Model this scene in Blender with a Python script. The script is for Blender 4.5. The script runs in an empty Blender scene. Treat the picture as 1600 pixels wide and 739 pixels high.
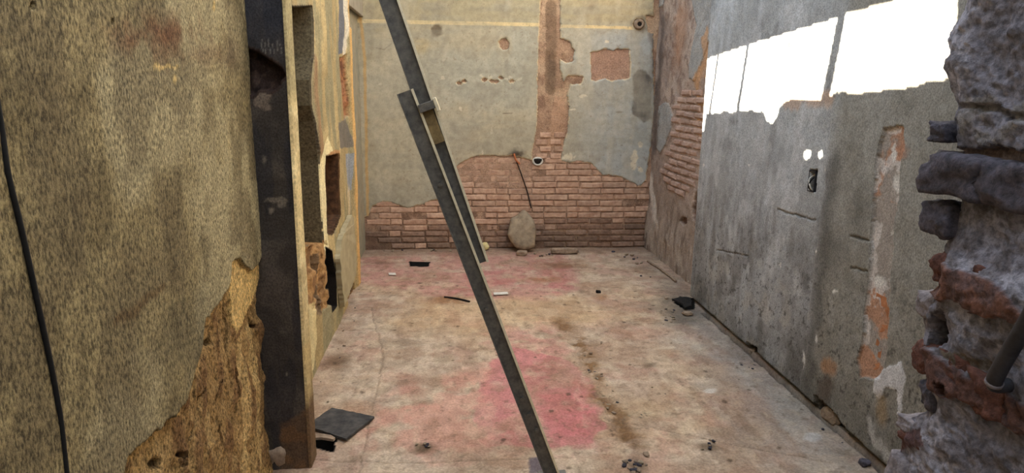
import bpy, bmesh, math, random
import numpy as np
from mathutils import Matrix, Vector
from math import radians, sin, cos, pi

# ---------------------------------------------------------------- camera, sky, sun, exposure
SC = bpy.context.scene
COL = SC.collection
F_PX, CAM_H = 1050.0, 1.6
YAW, PITCH, ROLL = radians(5.26), radians(12.28), radians(0.7)
_f = np.array([sin(YAW)*cos(PITCH), cos(YAW)*cos(PITCH), -sin(PITCH)])
_r0 = np.array([cos(YAW), -sin(YAW), 0.0])
_u0 = np.cross(_r0, _f)
_r = _r0*cos(ROLL) + _u0*sin(ROLL)
_u = -_r0*sin(ROLL) + _u0*cos(ROLL)
camd = bpy.data.cameras.new('camera')
camd.sensor_width = 36.0
camd.lens = 36.0*F_PX/1600.0
camd.clip_start = 0.05
cam = bpy.data.objects.new('camera', camd)
COL.objects.link(cam)
cam.matrix_world = Matrix(((_r[0], _u[0], -_f[0], 0), (_r[1], _u[1], -_f[1], 0), (_r[2], _u[2], -_f[2], CAM_H), (0, 0, 0, 1)))
SC.camera = cam

world = bpy.data.worlds.new('sky')
SC.world = world
world.use_nodes = True
bg = world.node_tree.nodes['Background']
bg.inputs[0].default_value = (0.77, 0.87, 1.0, 1)
bg.inputs[1].default_value = 1.0

SUN_DIR = np.array([1.0, -0.20, -0.55])
sund = bpy.data.lights.new('sun', 'SUN')
sund.energy = 24.0
sund.angle = radians(0.35)
sund.color = (1.0, 0.87, 0.68)
sun = bpy.data.objects.new('sun', sund)
COL.objects.link(sun)
sun.rotation_euler = Vector(SUN_DIR).to_track_quat('-Z', 'Y').to_euler()
sun.location = (-6, 4, 6)

SC.view_settings.view_transform = 'Standard'
SC.view_settings.look = 'None'
SC.view_settings.gamma = 1
SC.view_settings.exposure = 1.4
SC.cycles.max_bounces = 8
SC.cycles.diffuse_bounces = 6

# ---------------------------------------------------------------- pixel -> place in the room
def ray(x, y):
    return _f + _r*(x-800)/F_PX + _u*(369.5-y)/F_PX
def onZ(x, y, z=0.0):
    R = ray(x, y); P = R*(z-CAM_H)/R[2]; return Vector((P[0], P[1], P[2]+CAM_H))
def onX(x, y, c):
    R = ray(x, y); P = R*c/R[0]; return Vector((P[0], P[1], P[2]+CAM_H))
def onY(x, y, c):
    R = ray(x, y); P = R*c/R[1]; return Vector((P[0], P[1], P[2]+CAM_H))

# ---------------------------------------------------------------- numpy noise and masks
_rng = np.random.default_rng(7)
_T = _rng.random((256, 256))
def vnoise(x, y):
    xi = np.floor(x).astype(int); yi = np.floor(y).astype(int)
    fx = x-xi; fy = y-yi
    fx = fx*fx*(3-2*fx); fy = fy*fy*(3-2*fy)
    a = _T[xi & 255, yi & 255]; b = _T[(xi+1) & 255, yi & 255]
    c = _T[xi & 255, (yi+1) & 255]; d = _T[(xi+1) & 255, (yi+1) & 255]
    return (a*(1-fx)+b*fx)*(1-fy) + (c*(1-fx)+d*fx)*fy
def fbm(x, y, s=1.0, o=4, seed=0):
    t = 0.0; a = 0.5; n = 0.0; sc = s
    for i in range(o):
        t = t + a*vnoise(x*sc+17.3*i+seed*31.7, y*sc+9.1*i+seed*57.3); n += a
        a *= 0.5; sc *= 2.03
    return t/n
def sm(a, b, x):
    t = np.clip((x-a)/(b-a), 0, 1); return t*t*(3-2*t)
def inside(U, V, poly):
    r = np.zeros(U.shape, bool); n = len(poly)
    for i in range(n):
        x1, y1 = poly[i][0], poly[i][1]; x2, y2 = poly[(i+1) % n][0], poly[(i+1) % n][1]
        if y1 == y2: continue
        c = ((y1 > V) != (y2 > V)) & (U < (x2-x1)*(V-y1)/(y2-y1)+x1)
        r ^= c
    return r
def dil(m, a, b=0):
    r = m.copy()
    for k in range(1, a+1): r = np.maximum(r, np.maximum(np.roll(m, k, 0), np.roll(m, -k, 0)))
    q = r.copy()
    for k in range(1, b+1): r = np.maximum(r, np.maximum(np.roll(q, k, 1), np.roll(q, -k, 1)))
    return r
def lin(c):
    c = np.array(c, float)/255.0
    return np.where(c <= 0.04045, c/12.92, ((c+0.055)/1.055)**2.4)

class Sheet:
    """a relief surface: grid on a plane, offset along its normal, coloured per vertex"""
    def __init__(s, axis, c, n, u, v):
        s.axis, s.c, s.n = axis, c, n
        s.u, s.v = np.array(u), np.array(v)
        s.U, s.V = np.meshgrid(s.u, s.v, indexing='ij')
        s.off = np.zeros(s.U.shape)
        s.col = np.ones(s.U.shape+(3,))
    def P(s, x, y):
        p = {'X': onX, 'Y': onY, 'Z': onZ}[s.axis](x, y, s.c)
        return {'X': (p.y, p.z), 'Y': (p.x, p.z), 'Z': (p.x, p.y)}[s.axis]
    def poly(s, pts, rag=0.006, sc=25, seed=1):
        U = s.U+(fbm(s.U, s.V, sc, 4, seed)-.5)*rag*4
        V = s.V+(fbm(s.U, s.V, sc, 4, seed+50)-.5)*rag*4
        return inside(U, V, [s.P(*p) for p in pts]).astype(float)
    def spoly(s, pts, blur=0.02, rag=0.01, sc=12, seed=1):
        m = 0
        for k in range(6):
            a = k*pi/3
            U = s.U+(fbm(s.U, s.V, sc, 3, seed)-.5)*rag*4+cos(a)*blur
            V = s.V+(fbm(s.U, s.V, sc, 3, seed+50)-.5)*rag*4+sin(a)*blur
            m = m+inside(U, V, [s.P(*p) for p in pts])
        return m/6.0
    def blob(s, x, y, rx, ry, soft=0.5, rag=0.5, seed=1):
        """soft spot; centre and radii in photo pixels, projected on the plane"""
        c = s.P(x, y); a = s.P(x+rx, y); b = s.P(x, y+ry)
        ax, ay = a[0]-c[0], a[1]-c[1]; bx, by = b[0]-c[0], b[1]-c[1]
        det = ax*by-ay*bx
        du, dv = s.U-c[0], s.V-c[1]
        p = (du*by-dv*bx)/det; q = (ax*dv-ay*du)/det
        sz = max(1e-3, min(math.hypot(ax, ay), math.hypot(bx, by)))
        d = np.sqrt(p*p+q*q)+(fbm(s.U, s.V, 1.2/sz, 4, seed)-.5)*rag*2
        return 1-sm(1-soft, 1+soft*.3, d)
    def stroke(s, pts, w, rag=0.004, sc=30, seed=1, soft=0.4):
        U = s.U+(fbm(s.U, s.V, sc, 3, seed)-.5)*rag*4
        V = s.V+(fbm(s.U, s.V, sc, 3, seed+50)-.5)*rag*4
        d = np.full(U.shape, 9.9)
        q = [s.P(*p) for p in pts]
        for (x1, y1), (x2, y2) in zip(q, q[1:]):
            L = (x2-x1)**2+(y2-y1)**2+1e-12
            t = np.clip(((U-x1)*(x2-x1)+(V-y1)*(y2-y1))/L, 0, 1)
            d = np.minimum(d, np.hypot(U-x1-t*(x2-x1), V-y1-t*(y2-y1)))
        return 1-sm(w*(1-soft), w*(1+soft), d)
    def paint(s, c, m=1.0):
        m = np.asarray(m)[..., None] if np.ndim(m) else m
        s.col = s.col*(1-m)+lin(c)*m
    def tint(s, f):
        s.col = np.clip(s.col*f[..., None], 0, 1)
    def build(s, name, mat, parent=None, mask=None, sink=-0.02, skirt=None, kind=None):
        off = s.off.copy()
        if skirt is not None:
            off[0, :] = skirt; off[-1, :] = skirt; off[:, 0] = skirt; off[:, -1] = skirt
        if mask is not None:
            off = np.where(mask > 0.5, off, sink)
        nu, nv = s.U.shape
        co = np.empty((nu, nv, 3))
        if s.axis == 'X': co[..., 0] = s.c+s.n*off; co[..., 1] = s.U; co[..., 2] = s.V
        elif s.axis == 'Y': co[..., 0] = s.U; co[..., 1] = s.c+s.n*off; co[..., 2] = s.V
        else: co[..., 0] = s.U; co[..., 1] = s.V; co[..., 2] = s.c+s.n*off
        idx = np.arange(nu*nv).reshape(nu, nv)
        q = np.stack([idx[:-1, :-1], idx[1:, :-1], idx[1:, 1:], idx[:-1, 1:]], -1)
        if mask is not None:
            m = mask > 0.5
            k = m[:-1, :-1] | m[1:, :-1] | m[1:, 1:] | m[:-1, 1:]
            q = q[k]
        q = q.reshape(-1, 4)
        if (s.axis == 'X' and s.n < 0) or (s.axis == 'Y' and s.n > 0) or (s.axis == 'Z' and s.n < 0):
            q = q[:, ::-1]
        co = co.reshape(-1, 3); colr = s.col.reshape(-1, 3)
        used = np.unique(q); rm = np.full(nu*nv, -1); rm[used] = np.arange(len(used))
        return mesh_np(name, co[used], rm[q], colr[used], mat, parent, kind)

def mesh_np(name, co, q, colr, mat, parent=None, kind=None):
    me = bpy.data.meshes.new(name)
    me.vertices.add(len(co)); me.vertices.foreach_set('co', np.ascontiguousarray(co, dtype=np.float32).ravel())
    n = len(q); w = q.shape[1]
    me.loops.add(n*w); me.loops.foreach_set('vertex_index', np.ascontiguousarray(q, dtype=np.int32).ravel())
    me.polygons.add(n); me.polygons.foreach_set('loop_start', np.arange(0, n*w, w, dtype=np.int32))
    me.update(calc_edges=True)
    me.polygons.foreach_set('use_smooth', np.ones(n, bool))
    if colr is not None:
        at = me.color_attributes.new('Col', 'FLOAT_COLOR', 'POINT')
        rgba = np.ones((len(co), 4), np.float32); rgba[:, :3] = colr
        at.data.foreach_set('color', rgba.ravel())
    me.materials.append(mat)
    o = bpy.data.objects.new(name, me)
    COL.objects.link(o)
    if parent: o.parent = parent
    if kind: o['kind'] = kind
    return o

# ---------------------------------------------------------------- materials
def new_mat(name, rough=0.9, spec=0.25, metal=0.0):
    m = bpy.data.materials.new(name); m.use_nodes = True
    nt = m.node_tree; b = nt.nodes['Principled BSDF']
    b.inputs['Roughness'].default_value = rough
    b.inputs['Specular IOR Level'].default_value = spec
    b.inputs['Metallic'].default_value = metal
    return m, nt, b
def noise_node(nt, scale, detail=6, rough=0.6, stretch=(1, 1, 1)):
    tc = nt.nodes.new('ShaderNodeTexCoord'); mp = nt.nodes.new('ShaderNodeMapping')
    mp.inputs['Scale'].default_value = stretch
    n = nt.nodes.new('ShaderNodeTexNoise')
    n.inputs['Scale'].default_value = scale; n.inputs['Detail'].default_value = detail; n.inputs['Roughness'].default_value = rough
    nt.links.new(tc.outputs['Object'], mp.inputs[0]); nt.links.new(mp.outputs[0], n.inputs['Vector'])
    return n
def ramp(nt, src, stops):
    r = nt.nodes.new('ShaderNodeValToRGB')
    e = r.color_ramp.elements
    while len(e) < len(stops): e.new(0.5)
    for el, (p, c) in zip(e, stops):
        el.position = p; el.color = (c[0], c[1], c[2], 1) if hasattr(c, '__len__') else (c, c, c, 1)
    nt.links.new(src, r.inputs[0]); return r
def mul(nt, a, b, fac=1.0, mode='MULTIPLY'):
    x = nt.nodes.new('ShaderNodeMix'); x.data_type = 'RGBA'; x.blend_type = mode
    if isinstance(fac, float): x.inputs[0].default_value = fac
    else: nt.links.new(fac, x.inputs[0])
    for s, v in ((x.inputs[6], a), (x.inputs[7], b)):
        if isinstance(v, tuple): s.default_value = v+(1,)
        else: nt.links.new(v, s)
    return x.outputs[2]
def bump(nt, b, h, strength, dist):
    n = nt.nodes.new('ShaderNodeBump'); n.inputs['Strength'].default_value = strength; n.inputs['Distance'].default_value = dist
    nt.links.new(h, n.inputs['Height']); nt.links.new(n.outputs[0], b.inputs['Normal'])
def vc_mat(name, fine=140, lo=0.72, hi=1.22, stretch=(1, 1, 1), bs=0.5, bd=0.004, rough=0.92):
    """relief surfaces: vertex colour times fine grain"""
    m, nt, b = new_mat(name, rough)
    at = nt.nodes.new('ShaderNodeAttribute'); at.attribute_name = 'Col'
    n1 = noise_node(nt, fine, 8, 0.7, stretch)
    r1 = ramp(nt, n1.outputs[0], [(0.39, lo), (0.61, hi)])
    n2 = noise_node(nt, fine*0.13, 6, 0.65, stretch)
    r2 = ramp(nt, n2.outputs[0], [(0.38, 0.88), (0.62, 1.1)])
    c = mul(nt, mul(nt, at.outputs[0], r1.outputs[0]), r2.outputs[0])
    nt.links.new(c, b.inputs['Base Color'])
    bump(nt, b, n1.outputs[0], bs, bd)
    return m
def solid_mat(name, c1, c2, scale=30, rough=0.9, bs=0.5, bd=0.003, metal=0.0, spec=0.25, rnd=0.0, stretch=(1, 1, 1)):
    m, nt, b = new_mat(name, rough, spec, metal)
    n1 = noise_node(nt, scale, 8, 0.65, stretch)
    if rnd:
        oi = nt.nodes.new('ShaderNodeObjectInfo')
        cmb = nt.nodes.new('ShaderNodeVectorMath'); cmb.operation = 'SCALE'; cmb.inputs[3].default_value = 37.0
        tc = n1.inputs['Vector'].links[0].from_socket
        ad = nt.nodes.new('ShaderNodeVectorMath'); ad.operation = 'ADD'
        nt.links.new(oi.outputs['Location'], cmb.inputs[0]); nt.links.new(tc, ad.inputs[0]); nt.links.new(cmb.outputs[0], ad.inputs[1])
        nt.links.new(ad.outputs[0], n1.inputs['Vector'])
    r1 = ramp(nt, n1.outputs[0], [(0.32, tuple(lin(c1))), (0.68, tuple(lin(c2)))])
    out = r1.outputs[0]
    if rnd:
        rr = ramp(nt, oi.outputs['Random'], [(0.0, (1-rnd, 1-rnd, 1-rnd)), (0.5, (1.0, 1.0-rnd*.25, 1-rnd*.4)), (1.0, (1+rnd*.6, 1+rnd*.6, 1+rnd*.6))])
        out = mul(nt, out, rr.outputs[0])
    nt.links.new(out, b.inputs['Base Color'])
    if bs: bump(nt, b, n1.outputs[0], bs, bd)
    return m

M = {}
M['stipple'] = vc_mat('stippled_cement', 150, 0.34, 1.62, (1, 1, 0.5), 1.0, 0.010)
M['plaster'] = vc_mat('old_plaster', 120, 0.92, 1.07, (1, 1, 1), 0.25, 0.002)
M['cement'] = vc_mat('grey_cement', 150, 0.66, 1.30, (1, 1, 0.8), 0.6, 0.003)
M['masonry'] = vc_mat('bare_masonry', 80, 0.72, 1.22, (1, 1, 1), 0.9, 0.006)
M['floor'] = vc_mat('dusty_concrete', 90, 0.78, 1.18, (1, 1, 1), 0.5, 0.004)
M['rubble'] = vc_mat('rough_mortar', 70, 0.6, 1.35, (1, 1, 1), 1.0, 0.008)
M['brick'] = solid_mat('old_brick', (166, 132, 112), (204, 174, 150), 22, 0.95, 0.9, 0.006, rnd=0.15)
M['brick_pink'] = solid_mat('dusty_pink_brick', (150, 124, 112), (186, 162, 148), 22, 0.95, 0.9, 0.006, rnd=0.12)
M['brick_dirty'] = solid_mat('sooty_brick', (116, 94, 80), (158, 132, 114), 26, 0.95, 0.9, 0.005, rnd=0.25)
M['brick_red'] = solid_mat('crumbled_red_brick', (70, 48, 44), (122, 84, 74), 75, 0.95, 1.0, 0.008, rnd=0.2)
M['brick_orange'] = solid_mat('orange_brick', (158, 100, 66), (196, 140, 100), 30, 0.95, 0.7, 0.004, rnd=0.18)
M['stone_dark'] = solid_mat('dark_stone', (52, 52, 60), (104, 100, 112), 50, 0.9, 1.0, 0.010, rnd=0.15)
M['stone'] = solid_mat('dusty_stone', (120, 104, 88), (168, 150, 130), 30, 0.95, 0.8, 0.005, rnd=0.2)
M['chunk'] = solid_mat('plaster_chunk', (128, 114, 96), (168, 152, 128), 16, 0.95, 0.8, 0.006)
M['steel'] = solid_mat('dark_galvanised_steel', (74, 72, 68), (118, 113, 104), 40, 0.55, 0.4, 0.001, metal=0.25, spec=0.5)
M['steel_edge'] = solid_mat('lit_rim_pale_steel', (206, 196, 168), (236, 226, 196), 40, 0.4, 0.2, 0.001, metal=0.2, spec=0.5)  # pale rim tone imitates caught light; the clamp wedge shares it
M['rust'] = solid_mat('rusty_steel', (96, 80, 54), (140, 120, 80), 40, 0.8, 0.4, 0.001)
M['rubber'] = solid_mat('black_rubber', (14, 14, 15), (26, 26, 27), 60, 0.6, 0.1, 0.001)
M['plate'] = solid_mat('dark_slate_tile', (42, 42, 44), (84, 80, 76), 18, 0.75, 0.4, 0.002)
M['cream'] = solid_mat('cream_foam', (205, 190, 130), (232, 222, 170), 30, 0.9, 0.6, 0.004)
M['white'] = solid_mat('white_scrap', (190, 186, 176), (220, 216, 206), 40, 0.8, 0.3, 0.002)
M['wood'] = solid_mat('weathered_wood', (92, 66, 44), (140, 106, 74), 30, 0.9, 0.5, 0.002)
M['ochre'] = solid_mat('ochre_plaster', (150, 120, 75), (205, 175, 120), 22, 0.95, 0.8, 0.004)
M['mortar'] = solid_mat('lilac_grey_mortar', (104, 98, 102), (158, 150, 154), 60, 0.95, 1.0, 0.006)
M['reveal'] = solid_mat('dark_mossy_cement', (62, 54, 40), (122, 110, 84), 70, 0.95, 0.9, 0.004)
M['niche'] = solid_mat('dark_brown_cavity', (44, 28, 18), (96, 66, 42), 26, 0.95, 0.9, 0.006)
M['slab'] = solid_mat('grey_ochre_plaster', (150, 138, 108), (178, 164, 130), 14, 0.95, 0.5, 0.003)
M['black'] = solid_mat('black_debris', (16, 15, 15), (40, 36, 34), 50, 0.9, 0.6, 0.004)
M['orange'] = solid_mat('orange_tape', (160, 96, 62), (196, 120, 80), 40, 0.8, 0.2, 0.001)
M['pipe'] = solid_mat('grey_pipe', (30, 30, 34), (56, 55, 60), 50, 0.6, 0.4, 0.002, spec=0.4)
M['plain'] = solid_mat('plain_masonry', (140, 130, 112), (168, 158, 138), 6, 0.95, 0.5, 0.01)

# ---------------------------------------------------------------- object helpers
def obj(name, me, mat=None, parent=None):
    o = bpy.data.objects.new(name, me); COL.objects.link(o)
    if mat and not me.materials: me.materials.append(mat)
    if parent: o.parent = parent
    return o
def from_bm(name, bm, mat, parent=None, smooth=False):
    me = bpy.data.meshes.new(name); bmesh.ops.recalc_face_normals(bm, faces=bm.faces)
    bm.to_mesh(me); bm.free()
    if smooth: me.polygons.foreach_set('use_smooth', [True]*len(me.polygons))
    return obj(name, me, mat, parent)
def tag(o, label=None, cat=None, group=None, kind=None):
    if label: o['label'] = label
    if cat: o['category'] = cat
    if group: o['group'] = group
    if kind: o['kind'] = kind
    return o
def empty(name, loc=(0, 0, 0)):
    o = bpy.data.objects.new(name, None); o.location = loc; o.empty_display_size = 0.05
    COL.objects.link(o); return o
def add_box(bm, x0, x1, y0, y1, z0, z1):
    v = [bm.verts.new(p) for p in ((x0, y0, z0), (x1, y0, z0), (x1, y1, z0), (x0, y1, z0), (x0, y0, z1), (x1, y0, z1), (x1, y1, z1), (x0, y1, z1))]
    for f in ((0, 3, 2, 1), (4, 5, 6, 7), (0, 1, 5, 4), (1, 2, 6, 5), (2, 3, 7, 6), (3, 0, 4, 7)):
        bm.faces.new([v[i] for i in f])
    return v
def box_obj(name, dims, mat, parent=None, bev=0.0):
    bm = bmesh.new(); add_box(bm, *dims)
    if bev: bmesh.ops.bevel(bm, geom=bm.edges[:], offset=bev, segments=2, affect='EDGES')
    return from_bm(name, bm, mat, parent)
def rnd_noise3(p, s, seed):
    from mathutils import noise
    return noise.noise(Vector(p)*s+Vector((seed*3.1, seed*7.7, seed*1.3)))
def rock_mesh(name, size, seed, mat, sub=2, amp=0.18, boxy=0.5):
    """an irregular lump: a cube-sphere pushed towards a box, then broken up by noise"""
    from mathutils import noise
    bm = bmesh.new(); bmesh.ops.create_icosphere(bm, subdivisions=sub, radius=1.0)
    for v in bm.verts:
        p = v.co.copy(); m = max(abs(p.x), abs(p.y), abs(p.z))
        q = p/m
        p = p.lerp(q, boxy)*(1-0.25*boxy)
        o = Vector((seed*3.1, seed*7.7, seed*1.3))
        n = noise.noise(p*1.3+o)*amp*1.6+noise.noise(p*3.5+o)*amp*.7+noise.noise(p*8+o)*amp*.3
        p = p*(1+n)
        v.co = Vector((p.x*size[0]/2, p.y*size[1]/2, p.z*size[2]/2))
    me = bpy.data.meshes.new(name); bm.to_mesh(me); bm.free()
    me.materials.append(mat)
    me.polygons.foreach_set('use_smooth', [sub > 2]*len(me.polygons))
    return me
def tube_bm(pts, r, seg=10, caps=True):
    bm = bmesh.new(); pts = [Vector(p) for p in pts]; rings = []
    rr = r if hasattr(r, '__len__') else [r]*len(pts)
    ref = Vector((0.13, 0.31, 0.94))
    for i, p in enumerate(pts):
        t = (pts[min(i+1, len(pts)-1)]-pts[max(i-1, 0)]).normalized()
        a = t.cross(ref).normalized(); b = t.cross(a)
        rings.append([bm.verts.new(p+(a*cos(2*pi*k/seg)+b*sin(2*pi*k/seg))*rr[i]) for k in range(seg)])
    for A, B in zip(rings, rings[1:]):
        for k in range(seg): bm.faces.new((A[k], A[(k+1) % seg], B[(k+1) % seg], B[k]))
    if caps: bm.faces.new(rings[0][::-1]); bm.faces.new(rings[-1])
    return bm
def spline(pts, n=12):
    pts = [Vector(p) for p in pts]; P = [pts[0]*2-pts[1]]+pts+[pts[-1]*2-pts[-2]]; out = []
    for i in range(1, len(P)-2):
        for k in range(n):
            t = k/n; a, b, c, d = P[i-1], P[i], P[i+1], P[i+2]
            out.append(.5*((2*b)+(c-a)*t+(2*a-5*b+4*c-d)*t*t+(3*b-a-3*c+d)*t**3))
    out.append(pts[-1]); return out
def slab_from_outline(name, pts3, thick, normal, mat, parent=None, rag=0.0, seed=1):
    """extrude a 3D outline by thick along normal"""
    rnd = random.Random(seed); bm = bmesh.new(); n = Vector(normal).normalized()
    pts = []
    L = [Vector(p) for p in pts3]
    for a, b in zip(L, L[1:]+L[:1]):
        k = max(1, int((b-a).length/0.02)) if rag else 1
        for i in range(k):
            p = a.lerp(b, i/k)
            if rag and i: p = p+Vector((rnd.uniform(-1, 1), rnd.uniform(-1, 1), rnd.uniform(-1, 1)))*rag
            pts.append(p)
    f = [bm.verts.new(p+n*thick) for p in pts]; g = [bm.verts.new(p) for p in pts]
    bm.faces.new(f); bm.faces.new(g[::-1])
    for i in range(len(f)):
        j = (i+1) % len(f); bm.faces.new((f[i], g[i], g[j], f[j]))
    return from_bm(name, bm, mat, parent)

# brick meshes shared by all bricks of a kind: chipped box, front towards -Y
def brick_mesh(w, h, d, seed, mat, cham=0.006):
    rnd = random.Random(seed); bm = bmesh.new()
    j = lambda a: rnd.uniform(-a, a)
    back = [bm.verts.new((x*w/2, 0, z*h/2)) for x, z in ((-1, -1), (1, -1), (1, 1), (-1, 1))]
    mid = [bm.verts.new((x*w/2+j(.003), -d+cham+j(.002), z*h/2+j(.002))) for x, z in ((-1, -1), (1, -1), (1, 1), (-1, 1))]
    fr = []
    for x, z in ((-1, -1), (0, -1), (1, -1), (1, 1), (0, 1), (-1, 1)):
        fr.append(bm.verts.new((x*(w/2-cham*1.3)+j(.005), -d+j(.003), z*(h/2-cham)+j(.004))))
    for i in range(4):
        k = (i+1) % 4; bm.faces.new((back[i], back[k], mid[k], mid[i]))
    bm.faces.new((mid[0], mid[1], fr[2], fr[1], fr[0])); bm.faces.new((mid[1], mid[2], fr[3], fr[2]))
    bm.faces.new((mid[2], mid[3], fr[5], fr[4], fr[3])); bm.faces.new((mid[3], mid[0], fr[0], fr[5]))
    bm.faces.new((fr[0], fr[1], fr[4], fr[5])); bm.faces.new((fr[1], fr[2], fr[3], fr[4]))
    bmesh.ops.recalc_face_normals(bm, faces=bm.faces)
    me = bpy.data.meshes.new('brick'); bm.to_mesh(me); bm.free(); me.materials.append(mat)
    return me

# ================================================================ THE SETTING
XL, XLF, XR, XRF, YB = -0.785, -0.87, 1.87, 2.04, 6.75
YP = 2.68            # face of the dark pillar

# ---- floor
ys = np.concatenate([np.arange(-3.2, 2.2, 0.08), np.arange(2.2, 4.2, 0.007), np.arange(4.2, 6.9, 0.010)])
fl = Sheet('Z', 0.0, 1, np.arange(-1.2, 2.3, 0.0085), ys)
U, V = fl.U, fl.V
big = fbm(U, V, 1.3, 5, 3); med = fbm(U, V, 5, 5, 4); fin = fbm(U, V, 22, 4, 5)
fl.paint((184, 164, 144))
fl.paint((182, 156, 128), sm(.45, .65, big)*.8)
fl.paint((170, 134, 118), sm(.5, .62, med)*.55)
fl.paint((150, 132, 112), sm(.52, .66, fbm(U, V, 9, 4, 8))*.5)
fl.paint((196, 178, 152), sm(.54, .72, fbm(U, V, 14, 4, 9))*.4)
fl.paint((150, 120, 98), sm(.5, .7, fbm(U*.7, V*1.5, 6, 5, 10))*.5)
# worn red paint
def worn(seed, lo=.38, hi=.55): return sm(lo, hi, fbm(U, V, 7, 5, seed))
fl.paint((176, 128, 118), fl.spoly([(560, 405), (700, 392), (880, 395), (905, 430), (860, 470), (720, 470), (600, 450), (560, 440)], .05, .04, 5, 11)*(.3+.7*worn(12))*.75)
fl.paint((172, 100, 102), fl.spoly([(700, 425), (880, 418), (905, 450), (850, 466), (700, 462)], .03, .03, 8, 13)*worn(14)*.45)
fl.paint((184, 118, 116), fl.spoly([(790, 540), (880, 560), (925, 600), (945, 650), (935, 695), (870, 702), (760, 700), (740, 640), (760, 580)], .008, .025, 11, 15)*(.5+.5*worn(16))*.9)
fl.paint((180, 100, 102), fl.spoly([(830, 600), (900, 590), (935, 640), (930, 680), (870, 690), (840, 650)], .03, .03, 8, 17)*worn(18)*.5)
fl.paint((192, 138, 122), fl.spoly([(600, 620), (760, 560), (760, 700), (640, 715), (560, 690)], .05, .06, 5, 19)*worn(20)*.6)
fl.paint((186, 126, 118), fl.spoly([(700, 490), (860, 500), (900, 560), (780, 560)], .05, .06, 5, 21)*worn(22)*.5)
# smooth light patch, dust and sand strip
fl.paint((192, 164, 126), fl.spoly([(640, 470), (900, 462), (960, 500), (860, 510), (700, 520), (600, 510)], .1, .06, 4, 23)*.6)
fl.paint((118, 88, 58), fl.stroke([(870, 498), (900, 530), (920, 570), (940, 620), (965, 655), (985, 690)], .055, .03, 8, 24, .8)*(.35+.6*sm(.4, .6, fbm(U, V, 16, 4, 28))))
fl.paint((140, 106, 76), fl.stroke([(880, 500), (905, 520)], .07, .03, 8, 25, .9)*.5)
for x, y, rx, ry, c, a in ((880, 415, 45, 7, (120, 86, 66), .8), (850, 437, 35, 6, (150, 100, 66), .6), (590, 412, 30, 5, (100, 78, 62), .6), (700, 470, 34, 9, (140, 98, 62), .8),
                           (526, 566, 28, 12, (92, 74, 56), .85), (633, 535, 28, 8, (120, 104, 86), .6), (667, 700, 30, 12, (84, 68, 50), .9), (640, 600, 26, 20, (150, 108, 92), .5),
                           (1015, 570, 14, 6, (84, 70, 56), .8), (1105, 697, 22, 9, (92, 78, 60), .7), (990, 727, 22, 16, (86, 72, 54), .8), (940, 465, 16, 6, (150, 108, 70), .7),
                           (1160, 680, 40, 30, (124, 100, 82), .5), (870, 585, 26, 8, (130, 104, 86), .4), (596, 625, 24, 8, (126, 104, 88), .45), (560, 640, 40, 20, (160, 124, 100), .5),
                           (1010, 520, 50, 12, (178, 128, 108), .35), (1060, 470, 50, 26, (96, 90, 82), .6), (1150, 560, 50, 28, (128, 124, 118), .5), (1230, 640, 60, 40, (130, 126, 120), .5),
                           (1000, 640, 40, 20, (170, 150, 120), .5), (770, 440, 60, 6, (160, 96, 90), .4)):
    fl.paint(c, fl.blob(x, y, rx, ry, .8, .5, int(x) % 97)*a)
fl.paint((150, 148, 144), fl.spoly([(1090, 470), (1200, 560), (1370, 730), (1200, 739), (1130, 620), (1050, 500)], .12, .06, 5, 26)*.55)
fl.paint((66, 66, 88), fl.spoly([(826, 716), (846, 714), (860, 739), (828, 739)], .004, .004, 20, 27)*.75)
fl.paint((205, 196, 186), fl.blob(1110, 611, 12, 5, .6, .4, 29)*.8)
fl.paint((190, 186, 184), fl.blob(1270, 683, 15, 8, .5, .4, 30)*.7)
fl.paint((104, 88, 72), sm(.64, .76, fbm(U, V, 30, 4, 31))*.45)
fl.paint((134, 100, 76), sm(.52, .68, fbm(U*1.2, V*.6, 4, 5, 38))*.3)
fl.paint((112, 84, 62), sm(.58, .70, fbm(U*1.5, V*.8, 10, 5, 39))*.25)
fl.paint((206, 186, 158), sm(.58, .70, fbm(U, V*.6, 12, 5, 40))*.2)
rs = np.random.default_rng(3)
for k in range(70):   # small pits
    x0, y0, rr = rs.uniform(-.7, 1.8), rs.uniform(2.5, 6.4), rs.uniform(.006, .018)
    d = np.hypot(U-x0, (V-y0)*.8)/rr+(fbm(U, V, 60, 2, k)-.5)*1.2
    m = 1-sm(.6, 1.1, d); fl.paint((78, 62, 48), m*.75)
fl.paint((84, 78, 72), fl.blob(1068, 498, 40, 22, .9, .6, 41)*.75)
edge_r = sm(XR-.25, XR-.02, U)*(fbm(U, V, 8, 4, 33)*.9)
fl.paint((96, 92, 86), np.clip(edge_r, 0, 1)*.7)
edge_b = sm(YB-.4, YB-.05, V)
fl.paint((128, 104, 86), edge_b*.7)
fl.off = (big-.5)*.03+(med-.5)*.012+(fin-.5)*.005
fl.off += fl.stroke([(900, 530), (950, 640), (985, 690)], .07, .03, 10, 42, .7)*(fbm(U, V, 30, 4, 43)-.4)*.03
fl.off -= fl.stroke([(870, 498), (920, 570), (965, 655), (985, 690)], .035, .02, 9, 24)*.006*(fin*2)
for pts in ([(845, 505), (1110, 500)], [(940, 655), (1300, 720)], [(580, 480), (600, 560), (560, 739)], [(475, 718), (640, 722), (830, 716)]):
    m = fl.stroke(pts, .0045, .006, 10, 34)
    fl.off -= m*.005; fl.paint((110, 92, 74), m*.5)
hole1 = fl.spoly([(640, 409), (671, 409), (668, 416), (642, 416)], .0, .0015)
hole2 = fl.spoly([(484, 683), (521, 683), (525, 688), (518, 706), (497, 700), (480, 692)], .0, .004)
hole3 = fl.poly([(1052, 468), (1083, 466), (1084, 484), (1068, 482), (1058, 476)], .006, 20, 36)
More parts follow.
